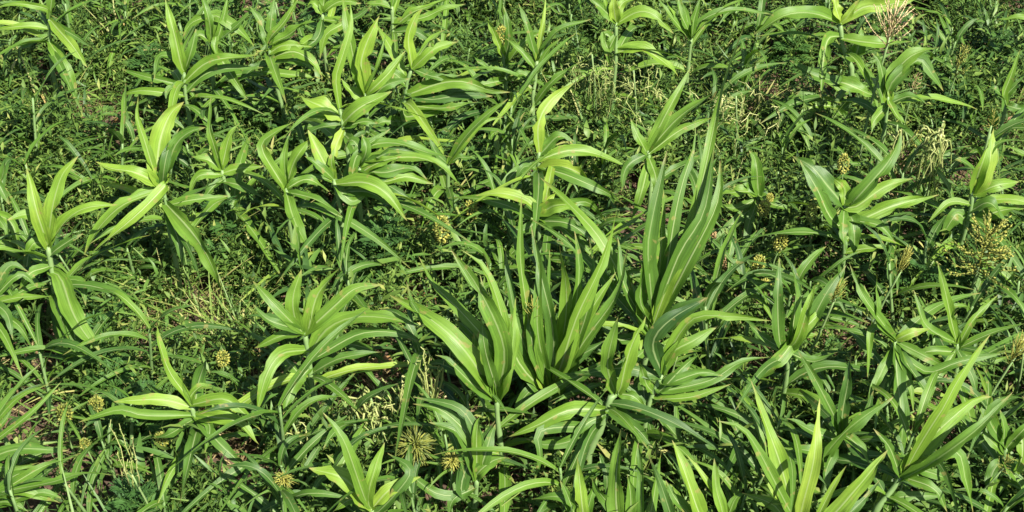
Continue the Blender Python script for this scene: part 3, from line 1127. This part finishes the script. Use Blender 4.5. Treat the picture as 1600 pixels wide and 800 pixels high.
headed('panicle', 1500, 95, 60, .45, 'faint yellow weed plume in the upper right corner', tn=.4, width=26, n=22)
headed('panicle', 1430, 130, 40, .40, 'small brown plume beside the tan tassel plant', tn=.3, width=18, n=14, mat=M_TAN)

def racemes(px, py, spread, h, n, label, up=.3, droop=1.0, length=.2, tn=.6, dirx=0.0, tubes=.0028, loose=.012):
    """finger-like racemes hung from the top of a stalk"""
    h += .07
    c = at_z(px, py, h); base = Vector((c.x + .03, c.y + .02, 0))
    root = thing('finger_grass', label, base, 'plant', 'pale finger-like seed heads')
    st = catmull([tuple(base), tuple(base.lerp(c, .5) + Vector((.015, 0, 0))), tuple(c)], 6)
    V, F = tube_geo(st, [.004] * 7, 6)
    mesh_obj('stalk', [v - base for v in V], F, M_STEM, root, .7)
    D = depth_of(c)
    for k in range(n):
        a = random.uniform(0, 6.28); L = length * random.uniform(.6, 1.15)
        d = Vector((math.cos(a) + dirx, math.sin(a), 0)) * random.uniform(.25, 1.0)
        p = c + Vector((random.gauss(0, loose), random.gauss(0, loose), -random.uniform(0, .08 + loose)))
        pts = []
        for i in range(7):
            t = i / 6
            pts.append(p + d * (px_len(spread, D) * t ** .8) + Vector((0, 0, L * (up * 2.2 * t - droop * 1.5 * t * t))) + rdir() * (.010 + loose * .3) * t)
        for q in pts: q.z = max(q.z, .05)
        V, F, T = [], [], []
        rod(V, F, T, pts, tubes, tubes * .45, tn + random.uniform(-.3, .3), 4)
        for j in range(1, 6):
            for s in range(2):
                spikelet(V, F, pts[j], (pts[j + 1] - pts[j - 1]).normalized() + rdir() * .6, .012, .0022, T, tn + random.uniform(-.3, .3))
        mesh_obj('raceme', [v - base for v in V], F, M_RACEME, root, T)
    return root
racemes(1462, 212, 44, .60, 30, 'mop of pale hanging racemes right of the folded dark blade', .35, 1.0, .32, .55, -.15, .0048, loose=.03)
racemes(1402, 195, 30, .48, 5, 'few pale hooked racemes left of the hanging mop', .35, .9, .2, .7, 0, .005)
racemes(578, 618, 46, .40, 30, 'tangle of curled pale racemes below the bent bare stem', .30, .7, .22, .45, 0, .0044, loose=.04)
racemes(672, 612, 42, .34, 12, 'upright pale fingers of a seed head beside the dead leaf', .75, .35, .20, .6, .0, .0040)
racemes(622, 620, 38, .30, 7, 'loose pale fingers between tangled racemes and upright ones', .6, .4, .18, .6, -.4, .0038)
racemes(458, 662, 34, .32, 6, 'thin curled racemes under the leaf of the bent stem', .3, .8, .14, .55, 0)
racemes(925, 85, 40, .52, 22, 'pale threads hanging under the yellowing whorl', .2, .9, .22, .35, -.2, loose=.05)
racemes(990, 110, 50, .50, 30, 'straw-coloured threads hanging right of the yellowing whorl', .25, .8, .2, .5, .1, loose=.08)
racemes(206, 742, 26, .34, 6, 'pale bare fingers rising at the bottom left', .8, .2, .2, .6, 0)
racemes(1600, 545, 34, .36, 8, 'pale fingers at the right edge under the tassel', .5, .5, .16, .6, 0)

# ------------------------------------------------------------------ dead leaves on the ground
def dead_leaf(px, py, z, ang, L, W, label, tn):
    c = at_z(px, py, z)
    d = Vector((math.cos(ang), math.sin(ang), 0))
    o = thing('dead_leaf', label, Vector((c.x, c.y, z - .02)), 'leaf')
    C = [c + d * (L * (t - .5)) + Vector((0, 0, .03 * math.sin(4 * t) + .01)) for t in [i / 9 for i in range(10)]]
    blade_mesh('blade', C, W, Vector((0, -.2, 1)), o, tn, twist=1.2, wave=.35, mat=M_DEAD)
dead_leaf(607, 574, .12, .2, .12, .05, 'curled orange-brown dead leaf on dark soil left of the tuft', .55)
dead_leaf(1443, 664, .14, .7, .16, .035, 'brown dead leaf under the widest pale blade', .35)
dead_leaf(668, 470, .06, -.4, .18, .045, 'brown withered leaf on bare soil above the tuft fan', .4)
dead_leaf(1585, 195, .10, .3, .14, .03, 'rusty dead leaf at the right edge', .3)
dead_leaf(200, 200, .05, -.3, .16, .04, 'tan withered leaf on bare soil at the upper left', .6)
dead_leaf(192, 42, .16, -1.1, .20, .03, 'yellow dying leaf at the top left beside the feathery weed', .95)
dead_leaf(70, 155, .12, -1.3, .16, .03, 'yellow dying leaf under the corner sorghum', .95)
racemes(1150, 150, 50, .45, 26, 'straw-coloured threads beside the tip of the tallest blade', .3, .7, .2, .7, 0, loose=.08)
# ------------------------------------------------------------------ undergrowth
def leaf_tris(p, d, n, L, w, curl=.25):
    """folded two-segment leaflet -> verts (8), tris (8)"""
    d = d / np.linalg.norm(d); s = np.cross(d, n); s /= np.linalg.norm(s) + 1e-9; n = np.cross(s, d)
    if L < .052:
        m = p + d * L * .45 + n * L * curl * .15
        return ([p, m - s * w * .5 + n * w * .15, m, m + s * w * .5 + n * w * .15, p + d * L - n * L * curl * .25],
                [(0, 2, 1), (0, 3, 2), (1, 2, 4), (2, 3, 4)])
    m1 = p + d * L * .33 + n * L * curl * .18; m2 = p + d * L * .68 + n * L * curl * .10
    V = [p, m1 - s * w * .5 + n * w * .12, m1, m1 + s * w * .5 + n * w * .12,
         m2 - s * w * .36 + n * w * .08, m2, m2 + s * w * .36 + n * w * .08, p + d * L - n * L * curl * .3]
    F = [(0, 2, 1), (0, 3, 2), (1, 2, 5), (1, 5, 4), (2, 3, 6), (2, 6, 5), (4, 5, 7), (5, 6, 7)]
    return V, F

class Soup:
    def __init__(s): s.V, s.F, s.T, s.n = [], [], [], 0
    def add(s, V, F, t):
        s.V += list(V); s.F += [(a + s.n, b + s.n, c + s.n) for a, b, c in F]; s.T += [t] * len(V); s.n += len(V)
    def thin(s, a, b, r, t):
        a, b = np.asarray(a, float), np.asarray(b, float); d = b - a
        u = np.cross(d, (.3, .5, .8)); u = u / (np.linalg.norm(u) + 1e-9) * r; v = np.cross(d / (np.linalg.norm(d) + 1e-9), u)
        V = [a + u, a - u * .5 + v * .87, a - u * .5 - v * .87, b + u * .6, b - u * .3 + v * .5, b - u * .3 - v * .5]
        s.add(V, [(0, 1, 4), (0, 4, 3), (1, 2, 5), (1, 5, 4), (2, 0, 3), (2, 3, 5)], t)
    def arr(s): return np.array(s.V, np.float32), np.array(s.F, np.int32), np.array(s.T, np.float32)

def proto_lance(seed, H=.26, nb=5, nl=11, L=.05, W=.012):
    """branched herb with lanceolate leaves"""
    q = np.random.default_rng(seed); S = Soup()
    for b in range(nb):
        a = q.uniform(0, 6.28); tilt = q.uniform(.1, .9) if b else .05
        h = H * q.uniform(.7, 1.1)
        tip = np.array([math.cos(a) * math.sin(tilt), math.sin(a) * math.sin(tilt), math.cos(tilt)]) * h
        S.thin((0, 0, 0), tip * .55 + np.array([0, 0, .02]), .0022, .6); S.thin(tip * .55 + np.array([0, 0, .02]), tip, .0016, .6)
        for k in range(nl):
            t = .2 + .8 * (k + 1) / nl
            p = tip * t + np.array([0, 0, .02 * (1 - abs(2 * t - 1))])
            az = k * 2.4 + a; el = q.uniform(-.1, .7) if k < nl - 2 else q.uniform(.6, 1.2)
            d = np.array([math.cos(az) * math.cos(el), math.sin(az) * math.cos(el), math.sin(el)])
            s = q.uniform(.6, 1.2) * (1.1 - .45 * t)
            V, F = leaf_tris(p, d, np.array([q.normal(0, .25), q.normal(0, .25), 1.0]), L * s, W * s * q.uniform(.8, 1.3), q.uniform(.1, .9))
            S.add(V, F, .42 + .25 * (t - .5) + q.normal(0, .2))
    return S.arr()

def proto_feather(seed, H=.22, nl=13, L=.13):
    """pinnate / bipinnate leaves rising from a short stem"""
    q = np.random.default_rng(seed); S = Soup()
    S.thin((0, 0, 0), (0.01, 0, H * .75), .003, .5)
    for k in range(nl):
        t = k / (nl - 1); az = k * 2.4 + q.normal(0, .2); el = .15 + .9 * t + q.normal(0, .12)
        p0 = np.array([.01 * t, 0, H * (.15 + .6 * t)]); l = L * q.uniform(.75, 1.15) * (1.1 - .4 * t)
        prev = p0; tn = .4 + q.normal(0, .12)
        d0 = np.array([math.cos(az), math.sin(az), 0.0])
        nseg = 7
        for i in range(1, nseg + 1):
            s = i / nseg
            p = p0 + d0 * l * s * math.cos(el) + np.array([0, 0, l * (math.sin(el) * s - .45 * s * s)])
            S.thin(prev, p, .0011, tn + .1)
            side = np.array([-d0[1], d0[0], 0.0])
            ax = p - prev; ax /= np.linalg.norm(ax)
            ll = l * .36 * math.sin(math.pi * (.15 + .8 * s)) + .006
            for sg in (-1, 1):
                dd = side * sg * .85 + ax * .6 + q.normal(0, .1, 3)
                V, F = leaf_tris(p, dd, np.array([0, 0, 1.0]) + q.normal(0, .15, 3), ll, ll * .28, .2)
                S.add(V, F, tn + q.normal(0, .07))
                if ll > .022:
                    for m in (.4, .65):
                        V, F = leaf_tris(p + dd / np.linalg.norm(dd) * ll * m, dd * .5 + ax * .8 * (1 if m < .5 else -1) , np.array([0, 0, 1.0]) + q.normal(0, .2, 3), ll * .5, ll * .16, .2)
                        S.add(V, F, tn + q.normal(0, .07))
            prev = p
        V, F = leaf_tris(prev, prev - p0, np.array([0, 0, 1.0]), l * .16, l * .05, .2); S.add(V, F, tn)
    return S.arr()

def proto_tuft(seed, nb=16, L=.26, W=.010, spread=1.0):
    """grass tuft: tapering creased arching blades"""
    q = np.random.default_rng(seed); S = Soup()
    for b in range(nb):
        az = q.uniform(0, 6.28); l = L * q.uniform(.5, 1.15); w = W * q.uniform(.6, 1.3)
        d = np.array([math.cos(az), math.sin(az), 0]); el = q.uniform(.5, 1.4); dr = q.uniform(.2, .9) * spread
        o = d * q.uniform(0, .02); tn = .45 + q.normal(0, .18)
        side = np.array([-d[1], d[0], 0]); tw = q.normal(0, .5)
        V = []; ns = 6
        for i in range(ns + 1):
            s = i / ns
            c = o + d * l * s * math.cos(el) * (1 + .3 * s) + np.array([0, 0, l * (math.sin(el) * s - dr * .6 * s * s)])
            c[2] = max(c[2], .01)
            ww = w * (1 - s ** 2.2) * .5 * (.6 + min(.4, s * 2)) + .0004
            sv = side * math.cos(tw * s) + np.array([0, 0, 1.0]) * math.sin(tw * s)
            V += [c - sv * ww + np.array([0, 0, ww * .35]), c, c + sv * ww + np.array([0, 0, ww * .35])]
        F = []
        for i in range(ns):
            for k in (0, 1):
                a = i * 3 + k
                F += [(a, a + 1, a + 4), (a, a + 4, a + 3)]
        S.add(V, F, tn)
    return S.arr()

def proto_straw(seed, nb=10, L=.22):
    q = np.random.default_rng(seed); S = Soup()
    for b in range(nb):
        p = q.normal(0, .08, 3); p[2] = abs(p[2]) * .35 + .01
        az = q.uniform(0, 6.28); l = L * q.uniform(.3, 1.0)
        d = np.array([math.cos(az), math.sin(az), q.normal(.05, .25)]) * l
        mid = p + d * .5 + q.normal(0, .012, 3); mid[2] = max(mid[2], .01)
        e = p + d; e[2] = max(e[2], .005)
        tn = q.uniform(.1, 1)
        S.thin(p, mid, .0016, tn); S.thin(mid, e, .0013, tn)
        if q.random() < .35:
            V, F = leaf_tris(p, d, np.array([q.normal(0, .4), q.normal(0, .4), 1.0]), l * .8, .009, .5); S.add(V, F, tn * .8)
    return S.arr()

# bare patches (photo x, y on the ground, radius in metres)
BARE = [(at_z(x, y, 0.02), r) for x, y, r in [
    (205, 205, .13), (95, 165, .11), (160, 70, .09), (290, 475, .17), (668, 472, .10), (600, 590, .13), (1502, 262, .12), (800, 750, .13),
    (1440, 668, .10), (560, 620, .10), (1585, 200, .10), (55, 600, .10), (130, 520, .08), (1190, 160, .12), (1090, 280, .08), (1330, 560, .09),
    (1030, 690, .07), (380, 530, .09), (905, 610, .09), (720, 330, .08), (1140, 390, .1), (1480, 640, .08), (360, 770, .08), (540, 440, .08),
    (250, 725, .11), (375, 735, .10), (780, 640, .10), (1040, 640, .10), (1300, 525, .11), (60, 555, .10), (1500, 600, .09), (420, 610, .09), (645, 345, .10),
    (1000, 335, .09), (1355, 470, .09), (100, 690, .10), (700, 600, .09), (1180, 560, .10), (1240, 140, .09), (1400, 300, .10), (60, 250, .09), (340, 640, .09)]]
BX = np.array([(p.x, p.y, r) for p, r in BARE])
def bare_ok(x, y, k=1.0):
    # a patch is only seen if the weeds on its near side are open too
    dy = y[:, None] - BX[:, 1]
    dy = np.where(dy < 0, np.minimum(dy + .15, 0), dy)
    return np.all((x[:, None] - BX[:, 0]) ** 2 + dy ** 2 > (BX[:, 2] * k) ** 2, axis=1)
SP = np.array(SPOTS)

NEAR_Y = at_z(800, 860, 0).y - .15
FAR_Y = at_z(800, -60, 0).y + .9
def sample(n):
    """random ground points over the seen trapezoid plus a margin"""
    y = rng.uniform(NEAR_Y - .5, FAR_Y, n * 2)
    half = (y - CAM.y) * 0.41 + 1.7
    x = rng.uniform(-1, 1, n * 2) * half.max()
    k = np.abs(x) < half
    return x[k][:n], y[k][:n]
def noise2(x, y, f, s):
    return (np.sin(x * f + s) * np.cos(y * f * 1.13 + s * 2) + .6 * np.sin(x * f * 2.3 + y * f * 1.7 + s * 3)) / 1.6

def scatter(name, protos, x, y, smin, smax, mat, label, tadd=None, tilt=.18, zoff=0.0):
    Vs, Fs, Ts, off = [], [], [], 0
    for i in range(len(x)):
        V, F, T = protos[rng.integers(len(protos))]
        s = rng.uniform(smin, smax) * (1.04 + .34 * noise2(x[i], y[i], 5.0, 2.0) + .18 * noise2(x[i], y[i], 14.0, 5.0))
        a = rng.uniform(0, 6.283); ca, sa = math.cos(a), math.sin(a)
        tx, ty = rng.normal(0, tilt, 2)
        W = V * s
        X = W[:, 0] * ca - W[:, 1] * sa + W[:, 2] * tx; Y = W[:, 0] * sa + W[:, 1] * ca + W[:, 2] * ty
        Vs.append(np.stack([X + x[i], Y + y[i], np.maximum(W[:, 2] * rng.uniform(.8, 1.1), .004) + zoff], -1))
        Fs.append(F + off); off += len(V)
        Ts.append(T + rng.normal(0, .10) + (tadd[i] if tadd is not None else 0))
    o = tri_obj(name, np.concatenate(Vs), np.concatenate(Fs), np.concatenate(Ts), mat, 'stuff')
    o['label'] = label; o['category'] = 'undergrowth'
    return o

lance = [proto_lance(s, H=.26 + .03 * (s % 4), nb=5 + s % 3, nl=12, L=.046 + .006 * (s % 3), W=.013 + .003 * (s % 2)) for s in range(8)]
broad = [proto_lance(30 + s, H=.16, nb=4, nl=8, L=.055, W=.024) for s in range(4)]
feath = [proto_feather(60 + s, H=.24 + .03 * (s % 3), nl=9) for s in range(5)]
tufts = [proto_tuft(90 + s, 12, .32 + .06 * (s % 3), .008 + .003 * (s % 3)) for s in range(7)]
straws = [proto_straw(120 + s) for s in range(5)]

x, y = sample(4300); k = bare_ok(x, y); x, y = x[k], y[k]
m = noise2(x, y, 1.7, 1.0)
k = m > -.5
scatter('weeds', lance, x[k], y[k], .65, 1.25, M_WEED, 'dense carpet of small-leaved green weeds covering the soil', .10 * noise2(x[k], y[k], 2.5, 4), .22)
x, y = sample(900); k = bare_ok(x, y) & (noise2(x, y, 1.5, 9.0) > -.3); x, y = x[k], y[k]
longl = [proto_lance(150 + s, H=.28 + .03 * (s % 3), nb=4, nl=8, L=.12 + .02 * (s % 3), W=.018 + .004 * (s % 2)) for s in range(6)]
scatter('long_leaved_weeds', longl, x, y, .65, 1.15, M_GRASS, 'weeds with long narrow leaves woven through the undergrowth', .12 * noise2(x, y, 2.2, 3), .25)
x, y = sample(680); k = bare_ok(x, y) & (noise2(x, y, 2.1, 5.0) > -.1)
scatter('broadleaf_undergrowth', broad, x[k], y[k], .6, 1.1, M_WEED, 'low rounded weed leaves close to the soil', None, .2)
x, y = sample(600); k = bare_ok(x, y) & (noise2(x, y, 1.3, 2.2) > -.15); x, y = x[k], y[k]
scatter('feathery_undergrowth', feath, x, y, .7, 1.2, M_FEATHER, 'feathery dark green weed leaves filling the gaps', .1 * noise2(x, y, 2, 1), .2)
x, y = sample(1150); k = bare_ok(x, y, .8); x, y = x[k], y[k]
scatter('undergrowth_grass', tufts, x, y, .55, 1.2, M_GRASS, 'narrow grass blades tangled through the weeds', .12 * noise2(x, y, 1.9, 7), .25)
x, y = sample(600)
pb = BX[rng.integers(len(BX), size=420)]
x = np.concatenate([x, pb[:, 0] + rng.normal(0, .12, 420)]); y = np.concatenate([y, pb[:, 1] + rng.normal(0, .12, 420)])
scatter('straw_litter', straws, x, y, .5, 1.0, M_STRAW, 'dry straw litter lying on the soil', None, .3)

# patches of yellowed standing grass
dx_, dy_ = [], []
for px, py, n_, r_ in [(400, 345, 26, .16), (985, 160, 40, .24), (1155, 180, 34, .20), (300, 445, 26, .22), (185, 45, 14, .10), (70, 140, 10, .10), (890, 130, 20, .16), (1100, 60, 16, .12),
                       (375, 480, 18, .14), (640, 320, 12, .12), (1180, 300, 14, .14), (130, 560, 12, .12), (1420, 90, 10, .12), (860, 300, 14, .12), (1560, 130, 14, .16), (480, 640, 10, .12)]:
    c = at_z(px, py, .2)
    dx_ += list(c.x + rng.normal(0, r_ * .6, n_)); dy_ += list(c.y + rng.normal(0, r_ * .6, n_))
scatter('dry_grass', [proto_tuft(300 + s, 9, .34, .007, .8) for s in range(5)], np.array(dx_), np.array(dy_), .85, 1.35, M_GRASS, 'patches of yellowed grass standing among the weeds',
        np.full(len(dx_), .32), .3)

# ------------------------------------------------------------------ single weeds that can be picked out
def weed_thing(name, proto, mat, loc, s, rz, label, group):
    V, F, T = proto
    key = (name, id(V))
    root = thing(name, label, loc, 'weed', group)
    root.rotation_euler = (0, 0, rz); root.scale = (s, s, s)
    if key in WEED_MESH:
        o = bpy.data.objects.new('foliage', WEED_MESH[key]); COL.objects.link(o); o.parent = root; o['kind'] = 'stuff'
    else:
        o = tri_obj('foliage', V, F, T, mat, 'stuff', root); WEED_MESH[key] = o.data
    return root
WEED_MESH = {}
bigf = [proto_feather(200 + s, H=.30, nl=16, L=.17) for s in range(3)]
bigl = [proto_lance(230 + s, H=.36, nb=6, nl=14, L=.06, W=.014) for s in range(4)]
for px, py, s, lab in [(592, 378, 1.3, 'dark blue-green feathery weed in the middle, below the arching leaf'),
                       (1490, 150, 1.15, 'tall feathery weed in the upper right corner'),
                       (232, 90, 1.1, 'feathery weed at the upper left beside the corner sorghum'),
                       (215, 770, 1.1, 'feathery weed at the bottom left with pale fingers'),
                       (740, 250, 1.0, 'feathery weed left of the torn upright leaf'),
                       (945, 190, .9, 'feathery weed below the yellowing whorl'),
                       (20, 170, 1.0, 'feathery weed at the left edge near the top'),
                       (1245, 60, 1.0, 'feathery weed at the top, left of the tan tassel'),
                       (1560, 60, 1.0, 'feathery weed in the far upper right corner'),
                       (500, 690, .9, 'feathery weed below the bent bare stem')]:
    p = at_z(px, py, .24); weed_thing('feathery_weed', bigf[random.randrange(3)], M_FEATHER, Vector((p.x, p.y, 0)), s, random.uniform(0, 6), lab, 'feathery weeds')

# ------------------------------------------------------------------ young sorghum half hidden in the weeds
def young(seed, H0=.26, H1=.40, L0=.24, L1=.42):
    """stem and list of leaf meshes for one young plant standing at the origin"""
    st = random.getstate(); random.seed(seed)
    holder = bpy.data.objects.new('young_sorghum', None); COL.objects.link(holder)
    H = random.uniform(H0, H1); nl = random.randint(6, 10)
    lean = Vector((random.uniform(-.05, .05), random.uniform(-.05, .05), 0))
    sp = [lean * (i / 6) + Vector((0, 0, H * i / 6)) for i in range(7)]
    V, F = tube_geo(sp, [.008 * (1.1 - .5 * i / 6) for i in range(7)], 6)
    mesh_obj('stem', V, F, M_STEM, holder, .4)
    az0 = random.uniform(0, 6.28)
    for k in range(nl):
        t = .25 + .75 * k / (nl - 1)
        p = sp[0].lerp(sp[-1], t)
        az = az0 + k * math.pi + random.uniform(-.7, .7)
        L = random.uniform(L0, L1); el = random.uniform(.5, 1.0) + .35 * t; dr = random.uniform(.5, 1.1)
        d = Vector((math.cos(az), math.sin(az), 0)); sd = Vector((-d.y, d.x, 0)) * random.uniform(-.12, .12)
        C = []
        for i in range(11):
            s = i / 10
            C.append(p + d * (L * s * math.cos(el) * (1 + .4 * s)) + sd * (L * s * s * 2) + Vector((0, 0, L * (math.sin(el) * s - dr * .75 * s * s))))
        for c in C: c.z = max(c.z, .05)
        blade_mesh('leaf', C, random.uniform(.018, .038), (Vector((0, 0, 1)) - d * .5).normalized(), holder, random.uniform(.12, .55), random.uniform(-.8, .8),
                   random.uniform(.15, .4), random.uniform(.08, .3), None, random.uniform(-.4, .4))
    random.setstate(st)
    return holder
YP = [young(400 + s) for s in range(9)]
LAND = [(75, 40, 'the corner sorghum at the top left'), (205, 205, 'the tan withered leaf at upper left'), (280, 110, 'the upright bright sorghum at upper left'),
 (250, 260, 'the wide upright pale blade'), (75, 370, 'the pale plant at the left edge'), (345, 260, 'the three upright blades'), (290, 480, 'the bare soil at the left'),
 (445, 90, 'the layered drooping leaves'), (570, 140, 'the bright spearlike whorl'), (530, 185, 'the blunt wide pale leaf'), (640, 110, 'the long right-sweeping leaves'),
 (520, 280, 'the leaf arching over the feathery weed'), (450, 300, 'the hanging leaf near the feathery weed'), (592, 372, 'the dark feathery weed'), (690, 358, 'the oval green seed head'),
 (740, 327, 'the seed head on a white stalk'), (785, 57, 'the yellow bud at the top'), (960, 40, 'the yellowing whorl at the top'), (840, 90, 'the dry tan tip'),
 (845, 240, 'the torn upright leaf'), (780, 310, 'the pale horizontal leaf'), (1060, 340, 'the tallest leaning blades'), (1020, 240, 'the two raised blades'), (835, 480, 'the seed head in the central tuft'),
 (700, 500, 'the blades fanning left from the tuft'), (670, 468, 'the brown withered leaf'), (607, 574, 'the orange-brown dead leaf'), (950, 600, 'the pale folded whorl'),
 (890, 650, 'the wide lit leaf bending left'), (1080, 470, 'the dark glossy wide blade'), (1061, 542, 'the tan budding seed head'), (910, 770, 'the sharp blade at the bottom middle'),
 (970, 760, 'the erect blades at the bottom'), (1070, 750, 'the spear leaf at the bottom edge'), (1240, 720, 'the long lower right spear blade'), (1430, 680, 'the widest pale blade'),
 (1405, 560, 'the straight hanging ribbon blade'), (1310, 650, 'the crossing dark leaves'), (1230, 450, 'the twin blunt blades'), (1412, 410, 'the slim yellow tassel'), (1307, 455, 'the leaning yellow tassel'),
 (1530, 390, 'the large bristly seed head'), (1590, 545, 'the tassel cut by the right edge'), (1570, 725, 'the small ochre tassel'), (1310, 60, 'the yellow-tipped whorl'), (1395, 42, 'the open tan tassel'),
 (1320, 330, 'the deep folded dark blade'), (1465, 250, 'the mop of hanging racemes'), (1540, 260, 'the swollen bright sheath'), (1490, 120, 'the tall feathery weed'), (1190, 320, 'the dull green seed head'),
 (1134, 408, 'the dry brown seed head'), (1185, 412, 'the bright yellow seed head'), (480, 530, 'the bent bare stem'), (580, 640, 'the tangle of curled racemes'), (648, 700, 'the big bristly head'),
 (706, 723, 'the small starry head'), (443, 752, 'the yellow bristly head'), (570, 780, 'the V of bright leaves'), (300, 630, 'the two flat bright leaves'), (348, 560, 'the seed head by the bent stem'),
 (101, 646, 'the shaggy ochre seed head'), (150, 631, 'the round seed head'), (60, 690, 'the flat blades at lower left'), (40, 620, 'the sharp blades at the left edge'), (215, 770, 'the bottom left feathery weed'),
 (750, 680, 'the dark narrow pale-ribbed blades'), (1500, 480, 'the grassy leaves at the right'), (1580, 40, 'the upper right corner'), (1130, 110, 'the tip of the tallest blade')]
SEEN_LABELS = set()
def beside(px, py, lead):
    """label from the nearest landmark and the side the plant stands on"""
    for lx, ly, nm in sorted(LAND, key=lambda q: (q[0] - px) ** 2 + (q[1] - py) ** 2):
        dx, dy = px - lx, py - ly
        side = ('right of' if dx > 0 else 'left of') if abs(dx) > abs(dy) else ('below' if dy > 0 else 'above')
        lab = '%s %s %s' % (lead, side, nm)
        if lab not in SEEN_LABELS:
            SEEN_LABELS.add(lab); return lab
taken = [tuple(s) for s in SPOTS]
def spread_young(protos, number, gap, lead, group, smin, smax, side=False):
    used = set(); count = tries = 0
    while count < number and tries < 9000:
        tries += 1
        px, py = random.uniform(-60, 1660), random.uniform(-40, 860)
        # fewer on the weedy left middle and in the fine-leaved upper parts
        if 150 < px < 420 and 330 < py < 560 and random.random() < .8: continue
        if px > 1400 and py < 250 and random.random() < .6: continue
        if 850 < px < 1120 and 80 < py < 280 and random.random() < .85: continue
        if px < 700 and py > 150 and random.random() < .5: continue
        if 535 < px < 655 and 330 < py < 450: continue
        p = at_z(px, py, .15)
        if any((p.x - a) ** 2 + (p.y - b) ** 2 < gap ** 2 for a, b in taken): continue
        if not bare_ok(np.array([p.x]), np.array([p.y]), 1.0)[0]: continue
        taken.append((p.x, p.y))
        i = random.randrange(len(protos)); src = protos[i]
        if i in used:
            o = src.copy(); COL.objects.link(o)
            for ch in KIDS[src.name]:
                c2 = ch.copy(); COL.objects.link(c2); c2.parent = o
        else:
            o = src; used.add(i); KIDS[src.name] = [c for c in COL.objects if c.parent == src]
        o['label'] = beside(px, py, lead); o['category'] = 'plant'; o['group'] = group
        s = random.uniform(smin, smax)
        o.location = (p.x, p.y, 0); o.scale = (s, s, s * random.uniform(.85, 1.1))
        o.rotation_euler = (random.uniform(-.15, .15), random.uniform(-.15, .15), random.uniform(0, 6.28))
        count += 1
KIDS = {}
spread_young([young(500 + s, .34, .52, .34, .56) for s in range(14)], 84, .15, 'slender sorghum with arching leaves', 'slender sorghum plants between the tall ones', .8, 1.1)
spread_young(YP, 150, .12, 'young sorghum half sunk in weeds', 'young sorghum plants in the undergrowth', .75, 1.15)

for k in range(26):
    px, py = random.uniform(20, 1580), random.uniform(20, 780)
    p = at_z(px, py, .25)
    if not bare_ok(np.array([p.x]), np.array([p.y]), 1.2)[0]: continue
    weed_thing('leafy_weed', bigl[k % 4], M_WEED, Vector((p.x, p.y, 0)), random.uniform(.8, 1.1), random.uniform(0, 6), beside(px, py, 'bushy small-leaved weed'), 'bushy leafy weeds')
